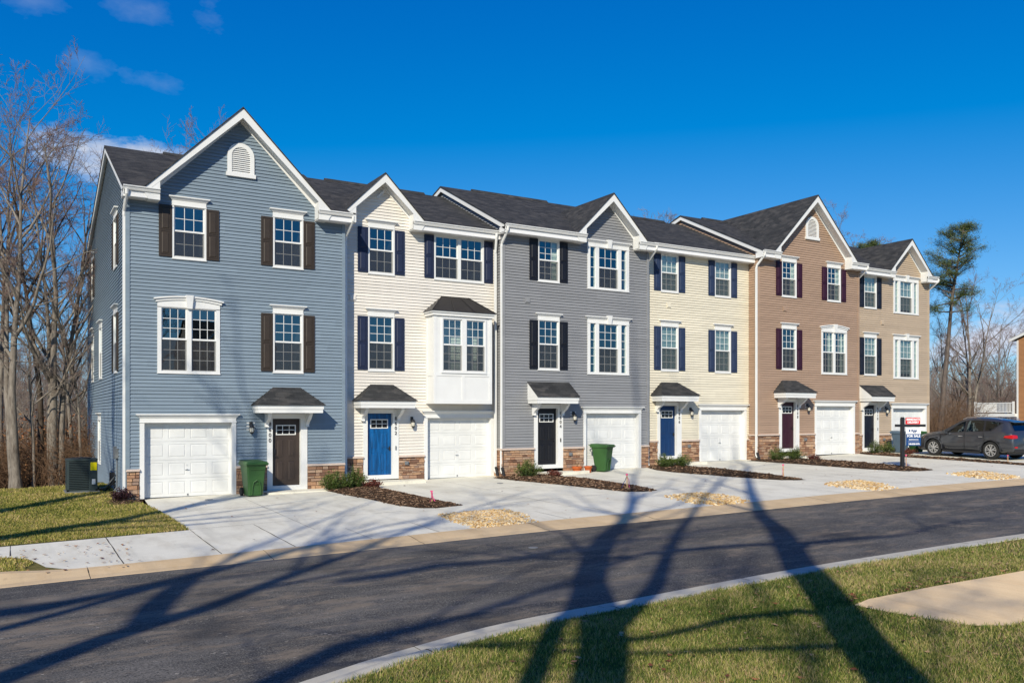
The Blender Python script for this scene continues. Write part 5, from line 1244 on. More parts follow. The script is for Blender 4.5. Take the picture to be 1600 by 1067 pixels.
# ------------------------------------------------------------------ parked car
def car():
    cx, cy = 38.13, 22.62; yaw = math.atan2(1, .06); z0 = H(cx, cy)
    t = thing('parked_car', 'dark grey five-door SUV parked facing the garage of the tan end house', 'car', (cx, cy, z0))
    ca, sa = math.cos(yaw), math.sin(yaw)
    fr = lambda x, y, z: (cx+(x*ca-y*sa)*1.05, cy+(x*sa+y*ca)*1.05, z0+z*1.055+.018*x)
    # x, w, zlow, zbelt, ztop, wr
    S = [(2.30, .58, .34, .60, .66, .46), (2.24, .74, .26, .68, .78, .56), (2.08, .85, .22, .78, .90, .62), (1.8, .90, .22, .87, .98, .66), (1.4, .915, .22, .93, 1.04, .70), (1.08, .92, .22, .98, 1.09, .73), (.95, .92, .22, 1.00, 1.13, .74), (.6, .922, .22, 1.02, 1.33, .70), (.25, .925, .22, 1.04, 1.52, .655), (-.05, .925, .26, 1.06, 1.645, .635), (-.5, .925, .26, 1.08, 1.70, .625), (-1.0, .925, .26, 1.10, 1.695, .62), (-1.4, .925, .26, 1.13, 1.66, .615), (-1.75, .92, .27, 1.15, 1.61, .605), (-1.95, .91, .30, 1.15, 1.55, .60), (-2.08, .90, .29, 1.12, 1.33, .64), (-2.20, .885, .31, 1.08, 1.14, .68), (-2.27, .86, .34, .92, .98, .70), (-2.30, .82, .38, .62, .70, .66)]
    rings = []
    b = MB(fr)
    def sec(s):
        x, w, zl, zb, zt, wr = s; h = zb-zl
        half = [(0, zl), (w*.80, zl), (w*.95, zl+.05), (w*.985, zl+h*.25), (w*1.0, zl+h*.5), (w*1.0, zl+h*.68), (w*.975, zl+h*.84), (w*.965, zb), (w*.94, zb+(zt-zb)*.08), (wr+(w*.95-wr)*.35, zb+(zt-zb)*.65), (wr+.03, zt-.03 if zt-zb > .2 else zt-.015), (wr*.9, zt+.0), (wr*.5, zt+.018), (0, zt+.025)]
        return [(x, y, z) for y, z in half]+[(x, -y, z) for y, z in half[::-1][1:-1]]
    for s in S: rings.append([b.P(p) for p in sec(s)])
    n = len(rings[0])
    for k in range(len(rings)-1):
        for j in range(n): b.f.append([rings[k][j], rings[k+1][j], rings[k+1][(j+1) % n], rings[k][(j+1) % n]]); b.m.append(0); b.r.append(0)
    b.f.append(rings[0]); b.f.append(rings[-1][::-1]); b.m += [0, 0]; b.r += [0, 0]
    body = b.build('body', M['car'], t, smooth=True, uv=False, fix=True)
    body.data.materials.append(M['black'])
    WX = (1.33, -1.33)
    cut = MB(fr)
    for wx in WX:
        for sy in (-1, 1):
            a = [cut.P((wx+.42*math.cos(2*PI*i/28), sy*.62, .367+.42*math.sin(2*PI*i/28))) for i in range(28)]; e = [cut.P((wx+.42*math.cos(2*PI*i/28), sy*1.1, .367+.42*math.sin(2*PI*i/28))) for i in range(28)]
            for i in range(28): cut.f.append([a[i], a[(i+1) % 28], e[(i+1) % 28], e[i]]); cut.m.append(0); cut.r.append(0)
            cut.f += [a[::-1], e]; cut.m += [0, 0]; cut.r += [0, 0]
    co_ = cut.build('cutter', M['black'], t, uv=False, fix=True)
    md = body.modifiers.new('b', 'BOOLEAN'); md.object = co_; md.operation = 'DIFFERENCE'; md.solver = 'EXACT'
    bpy.context.view_layer.update(); me = bpy.data.meshes.new_from_object(body.evaluated_get(bpy.context.evaluated_depsgraph_get())); body.modifiers.clear(); body.data = me
    bpy.data.objects.remove(co_)
    def side(x, v, off=.008):
        """point on the greenhouse side at station x, v 0 belt..1 roof edge"""
        for k in range(len(S)-1):
            if S[k][0] >= x >= S[k+1][0]: q = (S[k][0]-x)/(S[k][0]-S[k+1][0]); s = tuple(S[k][i]+(S[k+1][i]-S[k][i])*q for i in range(6)); break
        w, zb, zt, wr = s[1], s[3], s[4], s[5]
        pr = [(w*.965, zb), (w*.94, zb+(zt-zb)*.08), (wr+(w*.95-wr)*.35, zb+(zt-zb)*.65), (wr+.03, zt-.03)]; vs = [0, .08, .65, 1.]
        for i in range(3):
            if vs[i] <= v <= vs[i+1]: q = (v-vs[i])/(vs[i+1]-vs[i]); return (x, pr[i][0]+(pr[i+1][0]-pr[i][0])*q+off, pr[i][1]+(pr[i+1][1]-pr[i][1])*q)
    def glass(name, bot, top, sy, mat='carglass', off=.008):
        g = MB(fr); n = 10
        for i in range(n):
            for j in range(4):
                def pt(u, v_):
                    xb = bot[0]+(bot[1]-bot[0])*u; xt = top[0]+(top[1]-top[0])*u; vb = bot[2]+(bot[3]-bot[2])*u; vt = top[2]+(top[3]-top[2])*u
                    p = side(xb+(xt-xb)*v_, vb+(vt-vb)*v_, off); return (p[0], p[1]*sy, p[2])
                g.face([pt(i/n, j/4), pt((i+1)/n, j/4), pt((i+1)/n, (j+1)/4), pt(i/n, (j+1)/4)])
        return g.build(name, mat if not isinstance(mat, str) else M[mat], t, smooth=True, uv=False)
    for sy in (1, -1):
        glass('window_surround', (.92, -1.36, .04, .06), (.10, -1.76, .90, .86), sy, 'black', .004)
        glass('side_window', (.80, -.10, .09, .09), (.18, -.10, .84, .86), sy); glass('side_window', (-.22, -.98, .09, .10), (-.22, -.92, .86, .85), sy); glass('side_window', (-1.07, -1.32, .11, .14), (-1.01, -1.68, .85, .80), sy)
    # windscreen and rear glass
    def across(name, xs_, vmin, vmax, mat, off=.01):
        g = MB(fr)
        for k in range(len(xs_)-1):
            rows = []
            for x in (xs_[k], xs_[k+1]):
                for q in range(len(S)-1):
                    if S[q][0] >= x >= S[q+1][0]: f = (S[q][0]-x)/(S[q][0]-S[q+1][0]); s = tuple(S[q][i]+(S[q+1][i]-S[q][i])*f for i in range(6)); break
                zt, wr = s[4], s[5]; rows.append([(x+off*vmin, wr*.9*c_, zt+.012+(.013*(1-abs(c_)))) for c_ in (-1, -.5, 0, .5, 1)])
            for j in range(4): g.face([rows[0][j], rows[0][j+1], rows[1][j+1], rows[1][j]])
        g.build(name, M[mat], t, smooth=True, uv=False)
    across('windscreen', [.88, .6, .25, .05], 1, 1, 'carglass'); across('rear_window', [-1.95, -2.0, -2.08, -2.17], -1, 1, 'carglass')
    # seams and handles, sills
    s_ = MB(fr)
    for sy in (1, -1):
        for x, z0_, z1_ in ((.98, .36, .98), (-.16, .33, 1.05), (-1.02, .62, 1.09)):
            s_.box(x-.006, x+.006, sy*.915, sy*.932, z0_, z1_)
        s_.box(-.80, .82, sy*.90, sy*.93, .30, .312)
    s_.build('door_seams', M['black'], t)
    for sy in (1, -1):
        for x in (.02, -.90): h = MB(fr); h.hexa([(x-.10, sy*.915, .90), (x+.08, sy*.915, .90), (x+.08, sy*.955, .905), (x-.10, sy*.955, .905)], [(x-.10, sy*.915, .925), (x+.08, sy*.915, .925), (x+.08, sy*.955, .922), (x-.10, sy*.955, .922)]); h.build('door_handle', M['chrome'], t)
        m_ = MB(fr); m_.hexa([(.78, sy*.93, .99), (.62, sy*.93, .99), (.64, sy*1.10, .99), (.76, sy*1.10, .99)], [(.80, sy*.93, 1.10), (.62, sy*.93, 1.13), (.62, sy*1.12, 1.14), (.77, sy*1.12, 1.10)]); m_.build('wing_mirror', M['car'], t)
        r = MB(fr); r.tube([(.10, sy*.60, 1.63), (-.1, sy*.60, 1.705), (-.8, sy*.60, 1.755), (-1.4, sy*.595, 1.72), (-1.65, sy*.59, 1.66)], .017, 6); r.build('roof_rail', M['chrome'], t)
        c_ = MB(fr); c_.hexa([(-.86, sy*.86, .20), (.86, sy*.86, .20), (.86, sy*.93, .22), (-.86, sy*.93, .22)], [(-.86, sy*.88, .30), (.86, sy*.88, .30), (.86, sy*.935, .29), (-.86, sy*.935, .29)]); c_.build('sill', M['cladding'], t)
        for (x, z_) in ((1.33, .367), (-1.33, .367)):
            a = MB(fr)
            for i in range(16):
                t0, t1 = -.15+PI*1.08*i/16, -.15+PI*1.08*(i+1)/16
                q = lambda t_, r_, y_: (x+r_*math.cos(t_), sy*y_, z_+r_*math.sin(t_))
                a.hexa([q(t0, .415, .86), q(t0, .45, .86), q(t0, .45, .935), q(t0, .415, .935)], [q(t1, .415, .86), q(t1, .45, .86), q(t1, .45, .935), q(t1, .415, .935)])
            a.build('arch_trim', M['car'], t)
        tl = MB(fr)
        tl.hexa([(-1.90, sy*.915, .90), (-2.22, sy*.86, .88), (-2.24, sy*.90, .88), (-1.93, sy*.945, .93)], [(-1.95, sy*.90, .985), (-2.20, sy*.84, 1.04), (-2.225, sy*.885, 1.04), (-1.96, sy*.935, .99)])
        tl.hexa([(-2.22, sy*.88, .88), (-2.22, sy*.60, .90), (-2.31, sy*.60, .90), (-2.27, sy*.87, .88)], [(-2.18, sy*.87, 1.04), (-2.18, sy*.58, 1.02), (-2.27, sy*.58, 1.02), (-2.235, sy*.87, 1.04)]); tl.build('tail_light', M['tail'], t)
        rf_ = MB(fr); rf_.box(-2.315, -2.26, sy*.62, sy*.80, .50, .56); rf_.build('reflector', M['tail'], t)
        hl = MB(fr); hl.hexa([(2.22, sy*.45, .68), (1.86, sy*.86, .75), (1.86, sy*.90, .75), (2.27, sy*.50, .68)], [(2.16, sy*.45, .78), (1.74, sy*.84, .90), (1.74, sy*.885, .90), (2.20, sy*.50, .78)]); hl.build('headlight', M['amber'], t)
    for x in WX:
        for sy in (1, -1):
            w = MB(fr); n = 32; yo, yi = sy*.90, sy*.69
            prof = [(.252, yo-sy*.0), (.315, yo+sy*.012), (.352, yo), (.367, yo-sy*.03), (.367, yi+sy*.03), (.352, yi), (.20, yi)]
            pv = None
            for (r_, y_) in prof:
                rg_ = [w.P((x+r_*math.cos(2*PI*i/n), y_, .367+r_*math.sin(2*PI*i/n))) for i in range(n)]
                if pv:
                    for i in range(n): w.f.append([pv[i], pv[(i+1) % n], rg_[(i+1) % n], rg_[i]]); w.m.append(0); w.r.append(0)
                pv = rg_
            w.f.append(pv); w.m.append(0); w.r.append(0)
            wh = w.build('wheel', M['tyre'], t, uv=False)
            r_ = MB(fr); yy = yo-sy*.012
            for i in range(n):
                q = lambda t_, rr, y_: (x+rr*1.05*math.cos(t_), y_, .367+rr*1.05*math.sin(t_)); t0, t1 = 2*PI*i/n, 2*PI*(i+1)/n
                r_.face([q(t0, .257, yy+sy*.006), q(t1, .257, yy+sy*.006), q(t1, .215, yy), q(t0, .215, yy)]); r_.face([q(t0, .215, yy), q(t1, .215, yy), q(t1, .21, yy-sy*.10), q(t0, .21, yy-sy*.10)])
                r_.face([q(t0, .05, yy+sy*.004), q(t1, .05, yy+sy*.004), q(t1, .0, yy+sy*.01), q(t0, .0, yy+sy*.01)])
            for i in range(5):
                for dth in (-.20, .20):
                    t0 = 2*PI*i/5+PI/2; q = lambda tt, rr, y_: (x+rr*1.05*math.cos(tt), y_, .367+rr*1.05*math.sin(tt))
                    r_.hexa([q(t0+dth*.5-.35, .045, yy-sy*.03), q(t0+dth*.5+.35, .045, yy-sy*.03), q(t0+dth*.5+.35, .045, yy+sy*.004), q(t0+dth*.5-.35, .045, yy+sy*.004)], [q(t0+dth*1.3-.085, .222, yy-sy*.04), q(t0+dth*1.3+.085, .222, yy-sy*.04), q(t0+dth*1.3+.085, .222, yy-sy*.002), q(t0+dth*1.3-.085, .222, yy-sy*.002)])
            r_.build('rim', M['chrome'], wh, uv=False)
            bk = MB(fr); bk.face([(x+.215*math.cos(2*PI*i/24), yy-sy*.07, .367+.215*math.sin(2*PI*i/24)) for i in range(24)]); bk.build('brake', M['black'], wh, uv=False)
    u = MB(fr); u.box(-2.0, 2.0, -.70, .70, .2, .34); u.build('underbody', M['black'], t)
    u = MB(fr); u.hexa([(-2.0, -.82, .26), (-2.30, -.76, .32), (-2.30, .76, .32), (-2.0, .82, .26)], [(-2.0, -.84, .34), (-2.325, -.80, .44), (-2.325, .80, .44), (-2.0, .84, .34)]); u.build('bumper_cladding', M['cladding'], t)
    u = MB(fr); u.hexa([(-1.90, -.56, 1.575), (-2.12, -.52, 1.53), (-2.12, .52, 1.53), (-1.90, .56, 1.575)], [(-1.90, -.56, 1.60), (-2.12, -.52, 1.55), (-2.12, .52, 1.55), (-1.90, .56, 1.60)]); u.build('spoiler', M['car'], t)
    u = MB(fr); u.box(-2.325, -2.30, -.16, .16, .78, .92); u.build('number_plate', M['paper'], t)
car()
# ------------------------------------------------------------------ the next house along and its deck
t = thing('townhouse', 'brown sided house beyond the parked car at the right edge', 'townhouse', (74.6, 33, 1.3))
OX = .75
fl2 = lambda u, d, z: (73+OX+d, -u, z); b = MB(fl2)
rg = lambda z: -33.5-6.5*max(0, (11.6-z)/2.6) if z > 9. else -40
clap(b, -40, -27, .2, 11.5, (), lambda z: -40 if z < 9 else -40+(z-9)*2.5, lambda z: -27 if z < 9 else -27-(z-9)*2.5)
b2 = MB(); b2.box(73.05+OX, 96, 27, 39.98, 0, 9.0); 
for f_ in b2.f: b.f.append([len(b.v)+q for q in f_]); b.m.append(0); b.r.append(0)
b.v += b2.v
b.build('wall', M['sid7'], t)
b = MB(); b.prism([(26.6, 8.95), (33.5, 11.85), (40.5, 8.95), (40.5, 9.1), (33.5, 12.0), (26.6, 9.1)], 72.8+OX, 96, axis='x'); b.build('roof', M['shingle'], t)
b = MB(); b.prism([(33.5, 11.95), (40.55, 9.02), (40.55, 8.78), (33.5, 11.7)], 72.72+OX, 72.79+OX, axis='x'); b.prism([(33.5, 11.95), (26.5, 9.02), (26.5, 8.78), (33.5, 11.7)], 72.72+OX, 72.79+OX, axis='x'); b.box(72.8+OX, 96, 40.5, 40.62, 8.9, 9.05); b.build('rake_board', M['white'], t)
b = MB(); b.box(72.97+OX, 73.03+OX, 39.9, 40.05, .2, 8.9); b.build('corner_post', M['white'], t)
dk = thing('deck', 'white railed deck raised behind the brown house', 'deck', (76, 42, 2.2))
b = MB(); b.box(73.4, 78.4, 40.05, 43.6, 2.42, 2.68); b.build('platform', M['white'], dk)
b = MB(); 
for (x, y) in ((73.5, 43.5), (78.3, 43.5), (73.5, 41.6)): b.box(x-.07, x+.07, y-.07, y+.07, -1.5, 2.42)
b.build('support_posts', M['wood'], dk)
b = MB()
for (x, y) in ((73.5, 43.5), (78.3, 43.5), (73.5, 40.2)): b.box(x-.07, x+.07, y-.07, y+.07, 2.68, 3.72)
for z_ in (2.78, 3.56): b.box(73.46, 73.54, 40.27, 43.43, z_, z_+.07); b.box(73.57, 78.23, 43.46, 43.54, z_, z_+.07)
y = 40.4
while y < 43.4: b.box(73.48, 73.52, y, y+.045, 2.85, 3.56); y += .12
x = 73.65
while x < 78.2: b.box(x, x+.045, 43.48, 43.52, 2.85, 3.56); x += .12
b.build('railing', M['white'], dk)
# ------------------------------------------------------------------ trees
class TB:
    """light tube builder for branches (verts and faces as plain lists)"""
    def __init__(s): s.v = []; s.f = []
    def tube(s, pts, rad, n):
        L = len(pts); prev = None; a = None
        for k in range(L):
            p = pts[k]; q0 = pts[k-1] if k else pts[0]; q1 = pts[k+1] if k < L-1 else pts[-1]
            dx, dy, dz = q1[0]-q0[0], q1[1]-q0[1], q1[2]-q0[2]; l = math.sqrt(dx*dx+dy*dy+dz*dz) or 1; dx /= l; dy /= l; dz /= l
            if a is None: a = (dy, -dx, 0) if abs(dz) < .95 else (1, 0, 0)
            t = a[0]*dx+a[1]*dy+a[2]*dz; ax, ay, az = a[0]-dx*t, a[1]-dy*t, a[2]-dz*t; l = math.sqrt(ax*ax+ay*ay+az*az) or 1; ax /= l; ay /= l; az /= l; a = (ax, ay, az)
            bx, by, bz = dy*az-dz*ay, dz*ax-dx*az, dx*ay-dy*ax; r = rad[k]; i0 = len(s.v)
            for j in range(n):
                c, w = math.cos(2*PI*j/n)*r, math.sin(2*PI*j/n)*r; s.v.append((p[0]+ax*c+bx*w, p[1]+ay*c+by*w, p[2]+az*c+bz*w))
            if prev is not None:
                for j in range(n): s.f.append((prev+j, prev+(j+1) % n, i0+(j+1) % n, i0+j))
            prev = i0
    def build(s, name, mats, parent=None, split=None):
        me = bpy.data.meshes.new(name); me.from_pydata(s.v, [], s.f)
        for m_ in (mats if isinstance(mats, list) else [mats]): me.materials.append(m_)
        if split: me.polygons.foreach_set('material_index', [0 if k < split else 1 for k in range(len(s.f))])
        me.polygons.foreach_set('use_smooth', [True]*len(s.f)); me.update()
        o = bpy.data.objects.new(name, me); C.objects.link(o)
        if parent: o.parent = parent
        return o
def wander(rg, p, d, L, n, curl, up):
    pts = [p]; d = Vector(d).normalized(); p = Vector(p)
    for k in range(n):
        d = (d+Vector((rg.gauss(0, curl), rg.gauss(0, curl), rg.gauss(0, curl)+up))).normalized(); p = p+d*(L/n); pts.append(tuple(p))
    return pts, d
def at(pts, t):
    x = t*(len(pts)-1); k = min(int(x), len(pts)-2); f = x-k; a, b_ = Vector(pts[k]), Vector(pts[k+1]); return a.lerp(b_, f), (b_-a).normalized()
def sprout(tb, rg, pts, rad, lvl, spec, big):
    """add children to a branch"""
    cnt, tmin, lenf, ang, curl, up = spec[lvl]
    L0 = sum((Vector(pts[i+1])-Vector(pts[i])).length for i in range(len(pts)-1))
    n = max(1, int(cnt*rg.uniform(.75, 1.25)))
    for k in range(n):
        t = tmin+(1-tmin)*((k+rg.random())/n); p, d = at(pts, min(t, .995)); r0 = rad[0]+(rad[-1]-rad[0])*t
        az = rg.uniform(0, 2*PI); s1 = d.orthogonal().normalized(); s2 = d.cross(s1); side = s1*math.cos(az)+s2*math.sin(az)
        a = math.radians(ang*rg.uniform(.65, 1.3)); nd = d*math.cos(a)+side*math.sin(a)
        if nd.z < -.1 and lvl < 3: nd.z *= -.4
        L = L0*lenf*rg.uniform(.6, 1.25)*(1.15-.65*t if lvl == 0 else 1.1-.5*t)
        if lvl == 0: L = min(L, spec['maxlimb'])
        r = min(r0*.62, .012+L*.0125) if lvl < 2 else max(.0065, r0*.5)
        m_ = {0: 7, 1: 5, 2: 3, 3: 2}[lvl]
        q, _ = wander(rg, tuple(p), nd, L, m_, curl, up); rr = [r+(max(.0045, r*.22)-r)*i/m_ for i in range(m_+1)]
        (big if lvl < 2 else tb).tube(q, rr, {0: 6, 1: 4, 2: 3, 3: 3}[lvl])
        if lvl+1 in spec: sprout(tb, rg, q, rr, lvl+1, spec, big)
def bare_tree(seed, h, r, lean=(0, 0), fork=1, first=.38, dens=1., maxlimb=7., name='bare_tree', trunkpath=None, mats=('bark', 'twig'), levels=4, tw=1.):
    rg = random.Random(seed); tr = TB(); big = TB(); tw_ = TB()
    root = bpy.data.objects.new(name, None); C.objects.link(root); ORG[root.name] = Vector((0, 0, 0))
    spec = {0: (15*dens, first, .42, 42, .10, .06), 1: (7*dens, .22, .48, 40, .14, .04), 2: (7.5*dens*tw, .2, .5, 42, .18, .03), 3: (6.5*tw, .12, .62, 38, .22, .02), 'maxlimb': maxlimb}
    if levels < 4: spec.pop(3)
    stems = []
    if trunkpath is None:
        for f in range(fork):
            d = Vector((lean[0]+(rg.uniform(-.14, .14) if fork > 1 else 0), lean[1]+(rg.uniform(-.14, .14) if fork > 1 else 0), 1))
            q, _ = wander(rg, (rg.uniform(-.3, .3) if f else 0, rg.uniform(-.3, .3) if f else 0, -.5), d, h*rg.uniform(.85, 1.05), 14, .035, .015)
            rr = [r*(1-.92*(i/14)**.85) for i in range(15)]; rr[0] *= 1.35; rr = [x*(1 if f == 0 else .8) for x in rr]
            stems.append((q, rr))
    else: stems = trunkpath
    for q, rr in stems:
        tr.tube(q, rr, 9); sprout(tw_, rg, q, rr, 0, spec, big)
    n0 = len(big.f); off = len(big.v); big.v += tw_.v; big.f += [tuple(i+off for i in f) for f in tw_.f]
    tr.build('trunk', M[mats[0]], root); big.build('crown', [M[mats[0]], M[mats[1]]], root, n0)
    return root
def place(src, x, y, rz, s, label, group, cat='tree', first=[set()], sz=None, sink=.15):
    if src.name in first[0]: o = copy_tree(src)
    else: o = src; first[0].add(src.name)
    o.location = (x, y, H(x, y)-sink); o.rotation_euler = (0, 0, rz); o.scale = (s, s, sz or s); tag(o, label, cat, group); return o
def at_px(px, depth):
    """where the ground point seen in column px lies at a given distance ahead"""
    u = (px-800)/FPX; return (depth*(SN+u*CS), depth*(CS-u*SN))
T1 = bare_tree(11, 18, .24, fork=2, first=.30, dens=.85, maxlimb=7, tw=.9); T2 = bare_tree(12, 19, .20, first=.38, dens=.95, maxlimb=6, tw=.9); T3 = bare_tree(13, 16, .15, first=.35, dens=.9, maxlimb=4.5, mats=('bark', 'twiggrey'))
T4 = bare_tree(14, 20, .28, fork=3, first=.28, dens=.8, maxlimb=7, lean=(.03, .0)); T5 = bare_tree(15, 13, .09, first=.25, dens=.8, maxlimb=3, levels=4, mats=('bark', 'twiggrey')); T6 = bare_tree(16, 17, .17, first=.42, dens=.8, maxlimb=5.5, mats=('barkdark', 'twig'))
# the tops are thinner than the deeper copies
GL = 'tall bare trees at the edge of the wood left of the blue house'
LT = [(T1, 28, 32.5, .4, .80, 'thick pale trunked tree, leftmost of the tall bare trees by the lawn'),
      (T6, 64, 34.5, 1.3, .93, 'dark trunked bare tree behind the first thick one left of the blue house'),
      (T4, 84, 33.8, 2.2, .72, 'cluster of several dark and pale trunks in the middle of the left wood edge'),
      (T2, 118, 37.5, 4.1, .62, 'pale straight bare tree behind the air conditioner'),
      (T3, 52, 33.2, .9, .55, 'small slim whitish sapling in front of the dark trunks on the left'),
      (T2, -2, 36, 3.3, .95, 'bare tree half cut by the left edge of the photo'),
      (T6, 102, 43, 5.0, .78, 'dark bare tree between the pale straight tree and the trunk cluster'),
      (T5, 132, 34, 2., .8, 'thin young bare tree right beside the back corner of the blue house')]
for s_, px, dpt, rz, sc_, lab in LT:
    x, y = at_px(px, dpt); place(s_, x, y, rz, sc_, lab, GL)
rr_ = random.Random(5); src = [T1, T2, T3, T4, T5, T6]
DEEP = 'bare trees deeper in the left wood'
for k in range(52):
    px = rr_.uniform(-60, 165) if k < 30 else rr_.uniform(-420, -60); dpt = rr_.uniform(42, 85); x, y = at_px(px, dpt)
    place(src[rr_.choice((1, 2, 4, 4, 5, 1, 2))], x, y, rr_.uniform(0, 6.2), rr_.uniform(.42, .68), 'bare grey-brown tree standing deeper in the wood behind the left lawn', DEEP)
BK = 'tops of bare trees rising behind the house roofs'
for s_, px, dpt, rz, sc_, lab in ((T1, 322, 55, 1.6, 1.18, 'bare tree top showing behind the ridge and gable of the blue house'), (T2, 366, 58, 2., 1.15, 'twiggy tree top just right of the peak of the blue house gable'), (T3, 262, 52, 4., 1.3, 'fine bare twigs over the ridge between side wall and gable of the blue house'),
        (T3, 1042, 62, 1., 1.12, 'tiny bare tree top above the ridge of the second cream house'), (T2, 1326, 68, 2.4, .99, 'bare tree top to the right of the brown house gable'), (T3, 1352, 72, 1.4, 1.1, 'wispy bare tree top above the valley of the tan house roof')):
    x, y = at_px(px, dpt); place(s_, x, y, rz, sc_, lab, BK)
GR = 'bare trees in the wood on the right'
x, y = at_px(1516, 76); place(T4, x, y, 1.0, .78, 'large spreading bare tree right of the tall pine', GR)
for px, dpt, sc_, k, lab in ((1466, 70, .62, 1, 'bare tree with drooping limbs against the right wall of the tan end house'), (1560, 96, .8, 0, 'forked bare tree above the white deck'), (1494, 82, .6, 5, 'dark thin bare tree between the pine and the spreading tree'), (1538, 92, .64, 2, 'slim pale bare tree just left of the white deck')):
    x, y = at_px(px, dpt); place(src[k], x, y, px*.7, sc_, lab, GR)
for k in range(46):
    px = rr_.uniform(1440, 1640); dpt = rr_.uniform(86, 150); x, y = at_px(px, dpt)
    if 71 < x < 97 and 25 < y < 46: continue
    place(src[rr_.choice((0, 1, 2, 4, 4, 5, 5))], x, y, rr_.uniform(0, 6.2), rr_.uniform(.36, .62), 'bare tree among many in the far wood behind the parked car', 'bare trees in the far wood on the right')
# pine
def pine(seed, h, r, x, y, label, cr0=.55, lean=(.04, .0), spread=1.):
    rg = random.Random(seed); t = thing('pine_tree', label, 'pine tree', (x, y, H(x, y)-.2), 'pine trees'); tr = TB()
    q, _ = wander(rg, (0, 0, 0), (lean[0], lean[1], 1), h, 16, .018, .01); rr = [r*(1-.85*(i/16)) for i in range(17)]; tr.tube(q, rr, 8); tr.build('trunk', M['barkpine'], t)
    br = TB(); V = []; F = []; RN = []; clumps = []
    for k in range(54):
        tt = cr0+(1-cr0)*((k+rg.random())/54); p, d = at(q, min(tt, .99)); a = rg.uniform(0, 2*PI); w = (tt-cr0)/(1-cr0)
        L = spread*h*.135*(math.sin(PI*min(.97, .22+w*.72))**.8)*rg.uniform(.45, 1.25); el = rg.uniform(-.05, .5)
        b_, _ = wander(rg, tuple(p), (math.cos(a)*math.cos(el), math.sin(a)*math.cos(el), math.sin(el)), L, 6, .16, .06); br.tube(b_, [.05*(1-.8*i/6)*r/.2 for i in range(7)], 4)
        for s in range(rg.randint(5, 9)):
            u = rg.uniform(.5, 1.); pp, dd = at(b_, u); sd = Vector((rg.gauss(0, 1), rg.gauss(0, 1), rg.gauss(.2, .5))).normalized(); ln = L*rg.uniform(.12, .35)
            c_, _ = wander(rg, tuple(pp), dd*.6+sd, ln, 3, .2, .05); br.tube(c_, [.018, .014, .01, .007], 3); clumps.append(c_[-1]); clumps.append(c_[2])
    br.build('branches', M['barkpine'], t)
    for c_ in clumps:
        sh = rg.random(); R_ = rg.uniform(.20, .46)*h/16
        for j in range(32):
            d = Vector((rg.gauss(0, 1), rg.gauss(0, 1), rg.gauss(.25, .9))).normalized(); o = Vector(c_)+Vector((rg.gauss(0, 1), rg.gauss(0, 1), rg.gauss(0, .7)))*R_*.6; w = d.orthogonal().normalized()*.011*h/16*1.5; e = o+d*rg.uniform(.14, .26)*h/16
            i0 = len(V); V += [tuple(o-w), tuple(o+w), tuple(e)]; F.append((i0, i0+1, i0+2)); RN.append(max(.001, min(1, sh*.55+rg.random()*.45)))
    me = bpy.data.meshes.new('needles'); me.from_pydata(V, [], F); me.attributes.new('rnd', 'FLOAT', 'FACE').data.foreach_set('value', RN); me.materials.append(M['needle']); me.update()
    o = bpy.data.objects.new('needles', me); C.objects.link(o); o.parent = t; return t
x, y = at_px(1469, 64); pine(3, 16.5, .24, x, y, 'tall lone pine with a bare leaning trunk beside the tan end house', .60, (.055, -.035), 1.)
x, y = at_px(1338, 66); pine(4, 16.2, .22, x, y, 'short green pine top peeping over the roof valley of the tan house', .70, (.02, 0), .8)
# undergrowth: thin brown stems at the wood edge
def brush(name, label, n, smp, hmin, hmax, mat, seed):
    rg = random.Random(seed); tb = TB()
    for k in range(n):
        x, y = smp(rg); z = H(x, y)-.15; h = rg.uniform(hmin, hmax); d = (rg.gauss(0, .35), rg.gauss(0, .35), 1)
        q, dd = wander(rg, (x, y, z), d, h, 4, .16, .0); tb.tube(q, [.014, .011, .008, .006, .004], 3)
        for j in range(rg.randint(4, 8)):
            p, d2 = at(q, rg.uniform(.2, .95)); c_, _ = wander(rg, tuple(p), (d2.x+rg.gauss(0, .8), d2.y+rg.gauss(0, .8), d2.z*.5), h*rg.uniform(.15, .45), 2, .25, 0.); tb.tube(c_, [.007, .005, .003], 3)
    o = tb.build(name, mat); tag(o, label, 'brush', None, 'stuff')
def sl_(rg):
    px = rg.uniform(-80, 180); d = 33+abs(rg.gauss(0, 1))*11; return at_px(px, d)
brush('undergrowth', 'tangled brown undergrowth under the bare trees left of the blue house', 4200, sl_, .6, 3.2, M['brush'], 1)
brush('undergrowth', 'brown brush and saplings under the wood behind the parked car', 3000, lambda rg: at_px(rg.uniform(1435, 1522), rg.uniform(58, 110)) if rg.random() < .6 else at_px(rg.uniform(1435, 1600), rg.uniform(88, 120)), .8, 4.2, M['brush'], 2)
# dry leaves still hanging low (beech like)
V = []; F = []; RN = []; rg = random.Random(8)
for k in range(15000):
    px = rg.uniform(-60, 160); d = rg.uniform(34, 52); x, y = at_px(px, d); c_ = noise.noise(Vector((x*.5, y*.5, 1)))
    if c_ < -.05: continue
    z = H(x, y)+rg.random()**1.3*3.4; a = rg.uniform(0, 6.3); s = rg.uniform(.03, .07); i0 = len(V)
    V += [(x-s*math.cos(a), y-s*math.sin(a), z), (x, y, z-s*.6), (x+s*math.cos(a), y+s*math.sin(a), z+rg.uniform(-.02, .02)), (x, y, z+s*.6)]; F.append((i0, i0+1, i0+2, i0+3)); RN.append(rg.uniform(.2, .75))
me = bpy.data.meshes.new('dry_leaves'); me.from_pydata(V, [], F); me.attributes.new('rnd', 'FLOAT', 'FACE').data.foreach_set('value', RN); me.materials.append(M['leaf']); me.update()
